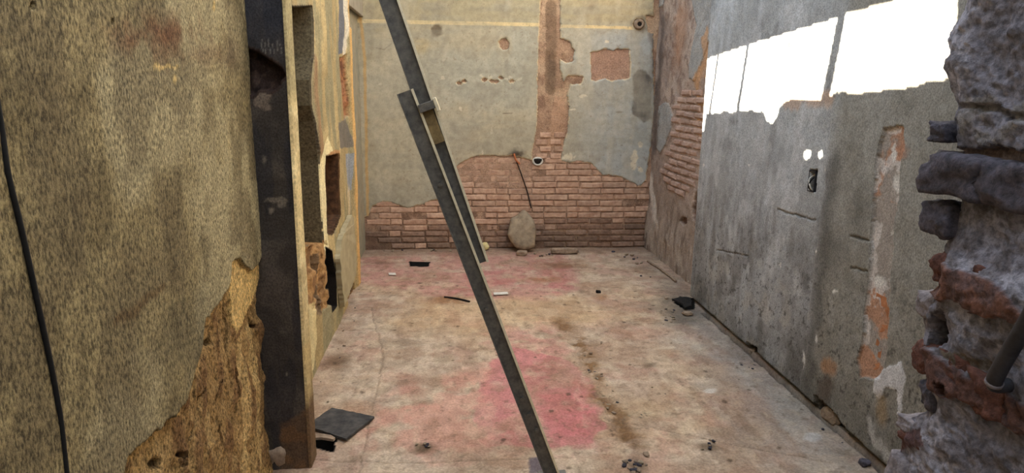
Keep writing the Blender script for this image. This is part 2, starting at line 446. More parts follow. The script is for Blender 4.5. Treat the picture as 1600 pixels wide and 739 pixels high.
for h, d in ((hole1, .12), (hole2, .10), (hole3, .07)):
    fl.off -= h*d; fl.paint((14, 12, 10), np.clip(dil((h > .5).astype(float), 1, 1), 0, 1))  # hole sides and bottoms painted near black to stand in for shade
gap = ((U > XR-.028+(fbm(U, V, 9, 3, 37)-.5)*.03) & (U < XR+.01) & (V < 4.6)).astype(float)
fl.off -= gap*.05; fl.paint((50, 46, 42), gap*.7)
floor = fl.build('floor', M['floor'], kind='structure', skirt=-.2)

# ---- back wall: masonry behind, plaster coat in front, bricks between
bk = Sheet('Y', YB, -1, np.arange(-1.0, 2.2, 0.009), np.arange(-.05, 2.75, 0.009))
U, V = bk.U, bk.V
n1 = fbm(U, V, 4, 5, 41); n2 = fbm(U, V, 16, 5, 42)
bk.paint((166, 136, 112)); bk.paint((184, 156, 128), sm(.45, .6, n1)); bk.paint((134, 104, 86), sm(.55, .65, n2)*.6)
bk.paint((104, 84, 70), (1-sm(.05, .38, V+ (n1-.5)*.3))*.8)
bk.paint((122, 100, 80), bk.stroke([(861, 10), (860, 140)], .055, .006, 10, 43, .2)*.75)
bk.paint((96, 80, 66), bk.blob(862, 110, 9, 26, .5, .4, 44)*.5)
bk.paint((184, 148, 120), bk.spoly([(866, 150), (884, 150), (884, 240), (852, 240)], .01, .01, 15, 45)*.7)
bk.paint((176, 142, 122), bk.spoly([(924, 78), (984, 78), (984, 126), (924, 126)], .01, .01)*.8)
bedz = np.abs(((V-.035)/.0625) % 1-.5)
n5 = fbm(U, V, 9, 4, 47)
bk.paint((174, 144, 122), (V < 1.05)*sm(.12, .3, V)*.8)
bk.paint((120, 94, 78), sm(.42, .62, n2)*.6*(1-sm(.55, .75, V)*(1-sm(.7, 1.0, U)))*(V < .95))
bk.paint((120, 92, 74), sm(.55, .66, n5)*(V < .5)*.7)
bk.off = .001+(n2-.5)*.010+(n5-.5)*.014
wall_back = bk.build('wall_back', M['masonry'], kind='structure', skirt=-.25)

pl = Sheet('Y', YB, -1, np.arange(-1.0, 2.2, 0.0058), np.arange(.2, 2.75, 0.0058))
U, V = pl.U, pl.V
brick_top = [(540, 345), (575, 338), (583, 322), (600, 315), (612, 317), (625, 321), (636, 326), (650, 322), (662, 319), (672, 313), (688, 312), (700, 300), (708, 268), (718, 256), (735, 247), (750, 243), (775, 244), (800, 243),
             (835, 252), (870, 251), (890, 254), (906, 252), (924, 256), (935, 268), (941, 273), (955, 274), (970, 277), (985, 284), (1000, 292), (1006, 285), (1013, 277), (1018, 290), (1060, 300), (1060, 420), (540, 420)]
m = 1-pl.poly(brick_top, .0035, 30, 51)
chase = pl.poly([(846, -20), (875, -20), (875, 60), (890, 66), (897, 80), (895, 96), (886, 98), (875, 92), (874, 105), (880, 128), (888, 118), (911, 120), (908, 130), (890, 132), (886, 150), (889, 170), (886, 205), (880, 225), (876, 252), (832, 252), (832, 235), (838, 205), (840, 180), (840, 120), (842, 60)], .0035, 35, 52)
m = m*(1-chase)
m = m*(1-pl.poly([(923, 82), (935, 80), (945, 76), (958, 80), (965, 76), (982, 78), (984, 100), (983, 122), (955, 126), (945, 122), (930, 127), (924, 124)], .002, 40, 53))
m = m*(1-pl.poly([(1022, -20), (1060, -20), (1060, 420), (1008, 300), (1010, 270), (1018, 220), (1022, 160), (1020, 80)], .005, 25, 54))
m = m*(1-pl.blob(788, 70, 8, 9, .1, .35, 55))
m = m*(1-pl.poly([(1008, 24), (1040, 28), (1040, 60), (1012, 50)], .004, 30, 56))
m = m*(1-pl.blob(998, 38, 9, 9, .1, .2, 57))
for k, (x, y) in enumerate([(757, 125), (768, 127), (775, 128), (800, 127), (783, 122), (640, 128), (718, 130), (725, 127), (541 , 60)]):
    m = m*(1-pl.blob(x, y, 3.5, 2.2, .1, .6, 60+k))
pn = fbm(U, V, 1.6, 5, 71); pm = fbm(U, V, 7, 5, 72)
pl.paint((176, 172, 154)); pl.paint((180, 166, 136), sm(.42, .62, pn)*.6)
pl.paint((172, 160, 128), sm(2.15, 2.3, V)*.8)
pl.paint((178, 164, 132), (1-sm(-.7, .2, U))*.5)
pl.paint((170, 176, 176), sm(.9, 1.7, U)*(1-sm(2.1, 2.3, V))*.75)
pl.paint((156, 146, 126), sm(.52, .64, pm)*.35)
pl.paint((126, 126, 114), (1-sm(.35, .75, V))*(1-sm(.4, .9, U))*.4)
line = pl.stroke([(556, 33), (700, 36), (846, 39)], .017, .0015, 25, 73, .15)+pl.stroke([(876, 41), (990, 44)], .014, .0015, 25, 74, .15)
pl.paint((214, 194, 148), np.clip(line, 0, 1))
pl.paint((96, 80, 60), pl.blob(683, 47, 10, 12, .35, .3, 75)*.85)
pl.paint((180, 168, 140), pl.blob(788, 72, 15, 18, .3, .2, 76)*.6)
pl.paint((186, 166, 122), pl.blob(660, 72, 14, 14, .6, .5, 77)*.5)
pl.paint((190, 184, 160), pl.stroke([(786, 90), (785, 190)], .012, .003, 20, 78, .8)*.4)
pl.paint((206, 200, 176), pl.stroke([(750, 119), (810, 125)], .02, .02, 20, 79, .5)*sm(.5, .56, fbm(U, V, 40, 3, 80)))
for x, y, rx, ry in ((691, 122, 4, 3), (594, 132, 3, 2), (720, 170, 3, 3), (768, 205, 2, 5), (754, 238, 1.5, 4), (693, 94, 2, 2), (910, 150, 7, 2.5), (895, 171, 5, 1.5), (948, 65, 4, 2), (985, 215, 2, 2), (990, 250, 6, 16), (1000, 225, 4, 5), (888, 245, 10, 5), (1000, 264, 4, 6)):
    pl.paint((216, 206, 180), pl.blob(x, y, rx, ry, .3, .7, int(x+y) % 89)*.9)
pl.paint((84, 76, 70), pl.spoly([(988, 118), (997, 108), (1008, 110), (1018, 125), (1018, 185), (1005, 192), (988, 178)], .008, .008, 20, 81)*.85)
pl.paint((112, 100, 90), pl.spoly([(1012, 20), (1040, 20), (1040, 290), (1016, 270), (1020, 150)], .02, .02, 12, 82)*.7)
pl.paint((96, 84, 72), pl.blob(998, 38, 14, 14, .4, .4, 83)*.7)
pl.paint((60, 48, 40), pl.blob(808, 240, 16, 9, .8, .5, 84)*.9)
pl.paint((120, 104, 82), pl.blob(923, 12, 6, 7, .8, .4, 85)*.5)
pl.paint((90, 76, 58), pl.stroke([(588, 75), (600, 78), (612, 68)], .005, .004, 20, 86)*.6)
pl.paint((96, 82, 66), pl.stroke([(786, 177), (800, 177)], .004, .002, 20, 87)*.7+pl.blob(967, 175, 6, 2, .5, .4, 88)*.7)
pl.paint((130, 112, 90), sm(.72, .80, fbm(U, V, 60, 3, 90))*.5)
pl.paint((156, 152, 136), sm(.5, .7, fbm(U*.6, V*3, 4, 4, 92))*.4)
pl.paint((194, 186, 164), sm(.52, .7, fbm(U*2, V*.5, 3, 4, 93))*.35)
pl.paint((196, 160, 104), pl.stroke([(560, 0), (570, 90), (576, 390)], .014, .004, 15, 89, .3)*.8)  # golden light on the left corner, put into the plaster colour
# paler broken rim round the exposed patches
pl.paint((208, 194, 166), (1-pl.blob(0, 0, 1, 1))*0)
edge = np.zeros_like(m)
for du, dv in ((2, 0), (-2, 0), (0, 2), (0, -2)): edge = np.maximum(edge, (np.roll(m, (du, dv), (0, 1)) < .5))
pl.paint((206, 186, 150), edge*m*sm(.4, .55, fbm(U, V, 18, 3, 91))*.8)
pl.off = .016+(pn-.5)*.012+(pm-.5)*.003-edge*.004
coat = pl.build('plaster_coat', M['plaster'], wall_back, mask=m)

BW, BH = .24, .0625
bricks_a = [brick_mesh(BW-.012, BH-.011, .018, k, M['brick']) for k in range(6)]
bricks_d = [brick_mesh(BW-.014, BH-.012, .018, 20+k, M['brick_dirty'], .009) for k in range(5)]
half_a = [brick_mesh(BW/2-.012, BH-.011, .018, 40+k, M['brick']) for k in range(4)]
rb = random.Random(5)
topuv = [bk.P(*p) for p in brick_top]
def brick_ok(x, z, poly):
    r = False; n = len(poly)
    for i in range(n):
        x1, y1 = poly[i]; x2, y2 = poly[(i+1) % n]
        if (y1 > z) != (y2 > z) and x < (x2-x1)*(z-y1)/(y2-y1)+x1: r = not r
    return r
for row in range(16):
    z = .035+row*BH
    x = -.86+(.12 if row % 2 else 0)+rb.uniform(-.02, .02)
    while x < 2.0:
        half = rb.random() < .16
        w = BW/2 if half else BW
        cx = x+w/2
        if brick_ok(cx, z-.01, topuv) or brick_ok(cx-w*.35, z-.02, topuv) or brick_ok(cx+w*.35, z-.02, topuv):
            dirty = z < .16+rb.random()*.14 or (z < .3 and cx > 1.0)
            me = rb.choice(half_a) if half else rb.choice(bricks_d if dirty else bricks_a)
            if not (rb.random() < .05 and z < .5):
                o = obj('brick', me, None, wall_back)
                smooth = z > .6 and cx < .85
                dep = rb.uniform(.013, .016) if smooth else rb.uniform(.004, .012)
                o.location = (cx, YB+dep-.001, z+rb.uniform(-.003, .003)); o.rotation_euler = (rb.uniform(-.03, .03), rb.uniform(-.012, .012), rb.uniform(-.02, .02))
        x += w
for row in range(4):   # bricks at the foot of the chase
    for i in range(2):
        a = onY(846+i*22+(row % 2)*6, 244-row*11, YB)
        o = obj('brick', rb.choice(half_a), None, wall_back); o.location = (a.x, YB+.004, a.z)

# ---- near right wall: grey cement coat, exposed brick strip
rw = Sheet('X', XR, -1, np.arange(2.2, 4.94, 0.0062), np.arange(-.05, 2.4, 0.0072))
U, V = rw.U, rw.V
r1 = fbm(U, V, 2.2, 5, 101); r2 = fbm(U*2.5, V*.7, 4, 5, 102); r3 = fbm(U, V, 22, 4, 103); r4 = fbm(U*3, V*.5, 5, 4, 104)
rw.paint((172, 176, 178)); rw.paint((154, 156, 156), sm(.45, .62, r1)*.6)
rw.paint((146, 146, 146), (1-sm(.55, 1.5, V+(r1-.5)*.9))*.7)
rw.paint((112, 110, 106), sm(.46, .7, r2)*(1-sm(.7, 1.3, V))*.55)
rw.paint((100, 98, 96), sm(.54, .68, fbm(U, V, 3.5, 5, 98))*.4)
rw.paint((196, 198, 200), sm(.56, .70, fbm(U*1.3, V*.8, 5, 5, 99))*.45)
rw.paint((190, 196, 202), sm(.40, .72, r4)*sm(3.2, 3.9, U)*.4)
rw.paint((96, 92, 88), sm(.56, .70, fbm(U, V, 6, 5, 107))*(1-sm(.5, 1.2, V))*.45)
rw.paint((176, 172, 164), sm(.58, .70, fbm(U, V, 8, 4, 105))*(1-sm(.3, .9, V))*.5)
rw.paint((134, 130, 118), (1-sm(3.1, 3.25, U+(r1-.5)*.1))*.7)
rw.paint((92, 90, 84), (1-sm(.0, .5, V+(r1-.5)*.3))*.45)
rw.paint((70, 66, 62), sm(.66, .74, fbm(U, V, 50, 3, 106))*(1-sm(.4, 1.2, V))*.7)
rw.paint((84, 82, 78), rw.stroke([(1308, 260), (1290, 400), (1278, 500), (1262, 600), (1262, 660)], .05, .03, 6, 107, .9)*.6)
rw.paint((88, 86, 80), rw.blob(1345, 330, 18, 50, .9, .4, 108)*.5+rw.blob(1305, 395, 26, 40, .9, .4, 109)*.35)
rw.off = (r1-.5)*.012+(r3-.5)*.003
for pts, w in (([(1215, 328), (1275, 345)], .004), ([(1330, 368), (1358, 376)], .005), ([(1330, 418), (1356, 424)], .004), ([(1120, 390), (1170, 400)], .003)):
    k = rw.stroke(pts, w, .003, 20, 110); rw.off -= k*.008; rw.paint((60, 58, 56), k*.7)
# vertical joint in the cement, scratches
rw.off += (1-sm(3.19, 3.21, U+(fbm(U, V, 6, 3, 111)-.5)*.06))*.006
for k in range(14):
    x = 1395+k*4.2; rw.paint((160, 158, 150), rw.stroke([(x, 250+(k*37) % 90), (x-3, 400+(k*23) % 70)], .0018, .001, 10, 112+k)*.5)
strip = rw.poly([(1383, 200), (1414, 196), (1416, 232), (1408, 262), (1406, 310), (1398, 350), (1396, 400), (1392, 440), (1390, 500), (1386, 560), (1378, 590), (1346, 590), (1342, 560), (1352, 520), (1352, 480), (1358, 440), (1362, 380), (1366, 320), (1370, 260), (1376, 225)], .004, 25, 130)
rw.off -= strip*.014
rw.paint((158, 150, 142), strip); 
rw.paint((180, 136, 108), strip*sm(.42, .5, fbm(U, V, 9, 4, 131))*np.clip((V > 1.15)*1.0+(V < .78)*1.0, 0, 1)*.85)
rw.paint((205, 200, 196), strip*sm(.58, .62, fbm(U, V, 14, 4, 132))*.8)
rw.paint((178, 130, 104), rw.blob(1406, 238, 18, 16, .6, .5, 133)*.6)
flake = rw.poly([(1370, 590), (1390, 572), (1412, 565), (1418, 590), (1412, 640), (1406, 655), (1404, 610), (1388, 604), (1376, 625), (1366, 612)], .006, 22, 134)
rw.paint((206, 206, 208), flake*.9); rw.off += flake*.003
rw.paint((150, 128, 96), rw.blob(1380, 640, 12, 30, .7, .4, 135)*.7)
rw.paint((196, 194, 190), rw.stroke([(1360, 660), (1372, 690), (1385, 715)], .03, .03, 12, 136, .6)*.6)
rw.paint((170, 128, 92), rw.blob(1297, 572, 16, 16, .6, .5, 137)*.7)
rw.paint((84, 72, 62), rw.blob(1290, 610, 18, 30, .6, .4, 138)*.7)
for x, y, rx, ry in ((1257, 560, 2.5, 14), (1278, 530, 2, 7), (1306, 455, 5, 3), (1276, 392, 2, 3), (1220, 415, 2, 5), (1170, 258, 1.5, 2), (1100, 258, 1.5, 2.5), (1290, 265, 1.5, 4), (1395, 240, 5, 18), (1400, 285, 7, 16), (1392, 364, 3, 4), (1372, 440, 9, 10)):
    rw.paint((216, 214, 208), rw.blob(x, y, rx, ry, .4, .6, int(x+y) % 83)*.9)
rw.paint((150, 110, 80), rw.blob(1232, 73, 5, 7, .3, .5, 139)); rw.off -= rw.blob(1232, 73, 5, 7, .3, .5, 139)*.01
for x, y, rx, ry in ((1398, 16, 3, 3), (1440, 16, 3, 2), (1400, 42, 4, 2), (1204, 145, 3, 5), (1192, 122, 3, 2), (1275, 118, 6, 2), (1315, 118, 3, 2), (1402, 118, 2, 8), (1460, 100, 3, 2)):
    k = rw.blob(x, y, rx, ry, .3, .6, int(x) % 79); rw.paint((120, 108, 92), k*.8); rw.off -= k*.006
rw.paint((196, 160, 128), rw.stroke([(1225, 160), (1262, 154), (1300, 150)], .035, .02, 14, 140, .5)*.5)
sock = rw.poly([(1266, 266), (1277, 266), (1275, 300), (1265, 298)], .0015, 40, 141)
rw.off -= sock*.04; rw.paint((48, 42, 38), sock*.9)
for poly in ([(1166, 534), (1184, 544), (1182, 562), (1166, 550)], [(1272, 615), (1300, 640), (1322, 668), (1318, 676), (1275, 648)], [(1318, 680), (1345, 690), (1362, 715), (1350, 716), (1316, 690)]):
    k = rw.poly(poly, .006, 18, 142); rw.off -= k*.05; rw.paint((62, 48, 38), k*.85)
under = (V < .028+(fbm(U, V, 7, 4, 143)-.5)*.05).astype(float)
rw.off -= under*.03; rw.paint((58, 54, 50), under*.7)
rw.off = np.where(V > .03, rw.off, np.minimum(rw.off, -.01))
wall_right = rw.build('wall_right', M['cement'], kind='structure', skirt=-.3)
bo = [brick_mesh(.115, .058, .014, 60+k, M['brick_orange']) for k in range(4)]
for k, (x, y) in enumerate([(1377, 470), (1374, 484), (1374, 500), (1368, 515), (1368, 531), (1363, 545), (1362, 560), (1358, 574), (1388, 232), (1384, 248), (1383, 262)]):
    p = onX(x, y, XR); o = obj('brick', bo[k % 4], None, wall_right); o.location = (XR+.022, p.y, p.z); o.rotation_euler = (0, 0, -pi/2)
for x, y, s in ((1176, 549, (.05, .08, .05)), (1300, 650, (.06, .17, .09)), (1332, 695, (.06, .14, .05))):
    p = onX(x, y, XR+.03); o = obj('stone', rock_mesh('stone', s, int(x), M['stone'], 2, .15, .6), None, wall_right); o.location = (p.x, p.y, p.z)

# ---- far right wall: stripped to brick
rf = Sheet('X', XRF, -1, np.arange(4.80, 6.9, 0.008), np.arange(-.05, 2.75, 0.008))
U, V = rf.U, rf.V
f1 = fbm(U, V, 3, 5, 151); f2 = fbm(U, V, 14, 5, 152); f3 = fbm(U*2, V*.5, 6, 4, 153)
rf.paint((158, 142, 132)); rf.paint((182, 166, 154), sm(.45, .6, f1)*.8); rf.paint((120, 98, 88), sm(.55, .65, f2)*.6)
rf.paint((156, 142, 130), (1-sm(.5, .8, V+(f1-.5)*.4))*.8)
rf.paint((110, 94, 82), sm(.55, .65, f3)*(1-sm(.4, .7, V))*.7)
rf.paint((92, 82, 78), rf.stroke([(1036, 40), (1030, 120), (1022, 230)], .09, .05, 6, 154, .7)*.75)
rf.paint((176, 130, 96), rf.stroke([(1065, 30), (1060, 80)], .14, .05, 6, 155, .9)*.5)
grey = rf.poly([(1022, -20), (1044, -20), (1036, 10), (1026, 12)], .006, 20, 156)
grey = np.maximum(grey, rf.poly([(1080, -20), (1112, -20), (1110, 60), (1098, 95), (1086, 125), (1078, 122), (1082, 80), (1090, 40)], .01, 14, 157))
grey = np.maximum(grey, rf.poly([(1030, 165), (1045, 160), (1052, 180), (1050, 200), (1042, 225), (1032, 240), (1026, 230)], .008, 18, 158))
rf.paint((158, 158, 156), grey); 
regm = rf.spoly([(1060, 150), (1097, 130), (1104, 190), (1100, 235), (1094, 262), (1084, 300), (1068, 305), (1040, 300), (1034, 270), (1044, 235), (1052, 205)], .08, .02, 8, 164)
rf.paint((170, 148, 136), regm*.5)
rf.off = ((f1-.5)*.03+(f2-.5)*.012)*(1-regm*.5)+grey*.010-regm*.003
whitep = rf.stroke([(1012, 270), (1018, 300), (1022, 330), (1024, 350)], .07, .02, 10, 159, .5); rf.paint((214, 206, 196), whitep*.9); rf.paint((150, 144, 140), rf.blob(1022, 352, 6, 8, .5, .5, 165)*.8); rf.paint((90, 76, 66), rf.stroke([(1030, 180), (1024, 230)], .05, .03, 10, 166, .5)*.6)
low = 1-sm(.25, .5, V+(f1-.5)*.2)
rf.off += low*.03*f3
rf.paint((190, 178, 164), low*sm(.5, .6, fbm(U*3, V, 7, 4, 160))*.6)
cav = rf.blob(1088, 330, 6, 26, .3, .7, 161)+rf.blob(1068, 345, 6, 6, .3, .5, 162); cav = np.clip(cav, 0, 1)
rf.off -= cav*.03; rf.paint((96, 66, 54), cav*.8)
rf.paint((196, 150, 104), rf.stroke([(1104, 60), (1104, 90), (1088, 130), (1096, 200)], .05, .04, 10, 163, .5)*.7)
jmb = sm(4.80, 4.98, 9.8-U)*0
wall_right_far = rf.build('wall_right_far', M['masonry'], kind='structure', skirt=-.3)
bf = [brick_mesh(BW-.016, BH-.014, .02, 80+k, M['brick_pink'], .012) for k in range(5)]
# z of a brick course, bricks placed where they show in the photograph
regpoly = [rf.P(*p) for p in [(1060, 150), (1097, 130), (1104, 190), (1100, 235), (1094, 262), (1084, 300), (1068, 305), (1040, 300), (1034, 270), (1044, 235), (1052, 205)]]
for row in range(8, 30):
    z = .035+row*BH; y = 4.95+(.12 if row % 2 else 0)
    while y < 6.6:
        if brick_ok(y, z, regpoly):
            o = obj('brick', rb.choice(bf), None, wall_right_far); o.location = (XRF+rb.uniform(.002, .012), y, z+rb.uniform(-.004, .004)); o.rotation_euler = (rb.uniform(-.02, .02), rb.uniform(-.02, .02), -pi/2+rb.uniform(-.02, .02))
        y += BW

# ---- left wall beyond the pillar
lw = Sheet('X', XL, 1, np.arange(2.84, 5.56, 0.0075), np.arange(-.05, 2.6, 0.007))
U, V = lw.U, lw.V
l1 = fbm(U, V, 3, 5, 171); l2 = fbm(U, V, 16, 5, 172); l3 = fbm(U*2, V*.4, 5, 4, 173)
lw.paint((170, 148, 104)); lw.paint((192, 170, 122), sm(.45, .6, l1)*.8); lw.paint((128, 118, 92), sm(.5, .64, l3)*.6)
lw.off = (l1-.5)*.02+(l2-.5)*.006
lw.paint((150, 144, 112), sm(.45, .6, l3)*.5)
lw.paint((124, 124, 100), lw.stroke([(497, 30), (500, 110), (503, 190)], .06, .01, 8, 192, .6)*.6)
band = lw.poly([(440, 12), (488, 10), (489, 80), (486, 125), (488, 165), (493, 190), (496, 215), (499, 240), (502, 300), (506, 378), (440, 392)], .0012, 5, 174)
bd_ = dil(band, 2, 1)
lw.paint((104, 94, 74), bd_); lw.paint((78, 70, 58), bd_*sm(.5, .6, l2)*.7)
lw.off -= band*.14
bl = lw.stroke([(492, 100), (494, 150), (499, 195), (502, 232)], .05, .02, 10, 175, .4); lw.paint((150, 116, 84), bl*(1-band)*.8); lw.off += bl*(1-band)*.01
rag = lw.poly([(440, 388), (510, 376), (516, 395), (520, 470), (508, 486), (440, 470)], .012, 10, 176)
lw.paint((170, 128, 80), rag*.9); lw.paint((110, 76, 48), rag*sm(.5, .6, l2)*.7); lw.off -= rag*.03*sm(.35, .6, fbm(U, V, 9, 4, 177))
niche = lw.poly([(508, 245), (530, 240), (532, 300), (533, 335), (526, 352), (519, 366), (511, 364)], .0012, 5, 178)
nd_ = dil(niche, 2, 1)
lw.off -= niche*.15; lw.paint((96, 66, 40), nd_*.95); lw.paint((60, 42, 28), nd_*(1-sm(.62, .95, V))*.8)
lw.paint((190, 140, 92), lw.stroke([(512, 241), (530, 237)], .012, .006, 12, 193)*(1-niche)*.9)
cream = lw.poly([(511, 212), (519, 236), (508, 244), (509, 300), (511, 350), (514, 395), (508, 398), (504, 340), (501, 290), (500, 258), (504, 238)], .004, 12, 179)
lw.paint((232, 216, 166), cream*(1-niche)*.95)
blue = lw.poly([(529, -30), (538, -30), (538, 70), (535, 84), (530, 86)], .006, 12, 180)
lw.paint((104, 106, 112), blue*.95)
lw.paint((222, 212, 190), lw.stroke([(538, -10), (540, 40), (538, 82)], .05, .02, 10, 194, .4)*.8)
red = lw.poly([(541, -30), (551, -30), (552, 45), (548, 49), (542, 42)], .008, 10, 181)+lw.poly([(531, 90), (541, 86), (543, 130), (546, 180), (538, 186), (534, 140)], .008, 10, 182)
red = np.clip(red, 0, 1); lw.paint((156, 104, 72), red*.9); lw.paint((96, 60, 42), red*sm(.5, .6, l2)*.8); lw.off -= red*.05*fbm(U, V, 12, 3, 183)
dk = lw.poly([(529, 192), (540, 186), (548, 215), (549, 230), (531, 231)], .006, 10, 184); lw.paint((112, 106, 98), dk*.9)
blu2 = lw.poly([(540, 240), (549, 238), (549, 296), (543, 298)], .008, 10, 185); lw.paint((140, 148, 158), blu2*.85)
lw.paint((206, 190, 160), lw.stroke([(545, 300), (547, 380)], .06, .03, 10, 195, .4)*.5)
crk = lw.poly([(509, 388), (518, 394), (524, 430), (526, 478), (519, 486), (512, 440)], .002, 10, 186)
crk2 = lw.poly([(492, 402), (498, 398), (501, 440), (503, 490), (497, 488), (496, 440)], .004, 10, 187)
lw.off -= crk*.14+crk2*.06; lw.paint((22, 16, 12), dil(crk, 2, 1)); lw.paint((128, 104, 78), dil(crk2, 2, 1)*.9)  # wedge gap painted near black, its shade put into the colour
scrape = lw.poly([(541, 440), (552, 430), (557, 470), (553, 486), (545, 484)], .01, 10, 188); lw.paint((150, 108, 68), scrape*.8); lw.paint((70, 48, 32), scrape*sm(.5, .6, l2)*.8); lw.off -= scrape*.05*fbm(U, V, 14, 3, 189)
lw.paint((232, 214, 160), lw.poly([(480, 478), (495, 470), (496, 530), (490, 575), (480, 600), (476, 560)], .012, 9, 190)*.7)
lw.paint((120, 112, 88), lw.stroke([(482, 500), (484, 620)], .012, .01, 10, 191)*.4)
lw.paint((222, 176, 108), sm(5.40, 5.46, U+(l1-.5)*.05)*.9)  # ochre wall end, with golden light painted into its edge
lw.off += sm(5.36, 5.44, U+(l1-.5)*.1)*.02
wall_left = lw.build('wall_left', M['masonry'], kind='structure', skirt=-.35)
# lifted plaster slabs on it
for name_pts, th, lab in (([(543, 336), (546, 342), (550, 400), (549, 430), (543, 446), (531, 480), (526, 440), (523, 405), (526, 375), (534, 355)], .035, None),):
    o = slab_from_outline('plaster_slab', [onX(x, y, XL+.006) for x, y in name_pts], th, (1, 0, 0.05), M['slab'], wall_left, .004, 3)
    o['label'] = 'loose plaster slab lifting off the wall'

def reveal(pts, xin, mat, name):
    outer = [onX(x, y, XL+.004) for x, y in pts]
    bm = bmesh.new(); rows = []
    for p in outer:
        rows.append([bm.verts.new(q_) for q_ in ((p.x-.004, p.y-.004, p.z), (xin, p.y-.010, p.z), (xin, p.y+.03, p.z), (p.x-.006, p.y+.008, p.z))])
    for A_, B_ in zip(rows, rows[1:]):
        for k in range(4): bm.faces.new((A_[k], A_[(k+1) % 4], B_[(k+1) % 4], B_[k]))
    bm.faces.new(rows[0]); bm.faces.new(rows[-1][::-1])
    return from_bm(name, bm, mat, wall_left)
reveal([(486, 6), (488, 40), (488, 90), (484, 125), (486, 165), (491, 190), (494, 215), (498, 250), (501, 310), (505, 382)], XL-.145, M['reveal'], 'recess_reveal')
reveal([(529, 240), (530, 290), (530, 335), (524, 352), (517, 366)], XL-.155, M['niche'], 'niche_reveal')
# left wall past its end, set back
lf = Sheet('X', XLF, 1, np.arange(5.3, 6.9, .012), np.arange(-.05, 2.7, .012))
U, V = lf.U, lf.V; g1 = fbm(U, V, 4, 5, 195)
lf.paint((150, 140, 112)); lf.paint((176, 150, 106), sm(.45, .6, g1)*.7); lf.paint((196, 160, 104), (1-sm(5.5, 5.9, U))*.5); lf.paint((150, 146, 130), sm(6.0, 6.3, U)*.7)  # golden light painted in next to the wall end
lf.off = (g1-.5)*.016
wall_left_far = lf.build('wall_left_far', M['plaster'], kind='structure', skirt=-.25)

# ---- near left wall: stippled cement coat broken off low at the right
nl = Sheet('X', -.777, 1, np.concatenate([np.arange(-.2, .95, .05), np.arange(.95, YP+.02, 0.0042)]), np.concatenate([np.arange(-.05, .1, .03), np.arange(.1, 2.1, 0.0052), [2.15, 2.25]]))
U, V = nl.U, nl.V
a1 = fbm(U, V, 2.4, 5, 201); a2 = fbm(U*1.4, V*.8, 6, 5, 202); a3 = fbm(U, V, 40, 3, 203)
nl.paint((150, 134, 96)); nl.paint((180, 166, 128), sm(.48, .62, a1)*.8); nl.paint((106, 92, 62), sm(.5, .66, a2)*.6)
nl.paint((112, 98, 72), sm(.5, .62, fbm(U, V, 6, 4, 204))*.5)
nl.paint((110, 66, 40), nl.blob(255, 55, 70, 46, .9, .5, 205)*.8*sm(.38, .6, fbm(U, V, 11, 4, 199))+nl.blob(310, 85, 26, 26, .8, .5, 206)*.4)
nl.paint((88, 62, 50), nl.blob(350, 85, 16, 40, .8, .4, 207)*.4)
nl.paint((204, 176, 116), nl.stroke([(225, 106), (262, 103)], .006, .008, 25, 208)*.8+nl.blob(258, 125, 4, 10, .5, .6, 209)*.8+nl.blob(322, 8, 3, 10, .3, .6, 210)*.9)
nl.paint((110, 86, 54), nl.stroke([(245, 448), (210, 475), (168, 502)], .012, .008, 12, 211, .8)*.7)
nl.paint((84, 80, 66), nl.blob(290, 520, 70, 90, .9, .4, 212)*.35)
nl.paint((176, 156, 112), nl.stroke([(345, 200), (350, 300), (355, 360)], .01, .01, 12, 213, .8)*.4)
peel = [(170, 760), (178, 739), (184, 712), (205, 697), (222, 682), (232, 672), (236, 676), (246, 660), (256, 652), (262, 652), (280, 628), (288, 600), (296, 572), (304, 548), (306, 520), (309, 500), (330, 476), (345, 455), (350, 440), (352, 412), (358, 404), (366, 404), (372, 412), (385, 424), (394, 415), (400, 402), (409, 400), (445, 760)]
pe = nl.poly(peel, .0035, 30, 214)
cr = nl.poly([(352, 404), (405, 404), (404, 430), (392, 470), (378, 500), (368, 522), (360, 506), (356, 470)], .004, 25, 215)*pe
lip = np.zeros_like(pe)
for du, dv in ((3, 0), (-3, 0), (0, 3), (0, -3), (6, 0), (0, -6)): lip = np.maximum(lip, np.roll(1-pe, (du, dv), (0, 1)))
b1 = fbm(U*1.5, V*.7, 14, 5, 216)
nl.col = nl.col*(1-pe[..., None])+lin((160, 128, 82))*pe[..., None]
nl.paint((190, 158, 106), pe*sm(.45, .58, fbm(U, V, 6, 4, 217))*.8)
nl.paint((122, 88, 56), pe*sm(.52, .62, b1)*.75)
nl.paint((206, 170, 108), pe*lip*sm(.42, .55, fbm(U, V, 12, 3, 218))*.9)
nl.paint((214, 180, 116), cr)
rightst = nl.poly([(372, 520), (400, 500), (404, 560), (408, 700), (410, 760), (380, 760), (372, 640)], .008, 18, 219)*pe
nl.paint((204, 172, 116), rightst*sm(.4, .55, fbm(U*2, V*.5, 9, 4, 220))*.8)
nl.off = .022+(a1-.5)*.012+(a3-.5)*.002
nl.off = np.where(pe > .5, -.004+(b1-.5)*.05*(1-cr)+cr*.012+(fbm(U, V, 50, 3, 221)-.5)*.006, nl.off)
cks = np.clip(nl.stroke([(352, 452), (357, 500), (359, 580)], .005, .006, 14, 222)+nl.stroke([(366, 580), (372, 620), (370, 660)], .006, .008, 14, 223)+nl.stroke([(388, 480), (396, 508), (402, 510)], .008, .004, 14, 224)
              + nl.stroke([(345, 600), (340, 640), (348, 700)], .004, .01, 14, 225)+nl.stroke([(318, 610), (300, 690)], .003, .012, 14, 226), 0, 1)
nl.off -= cks*.03*pe; nl.paint((52, 34, 20), cks*.8*pe)
nick = nl.poly([(277, 706), (290, 706), (289, 730), (284, 730), (283, 714), (277, 713)], .0005); nl.off -= nick*.05; nl.paint((40, 28, 18), nick*.9)
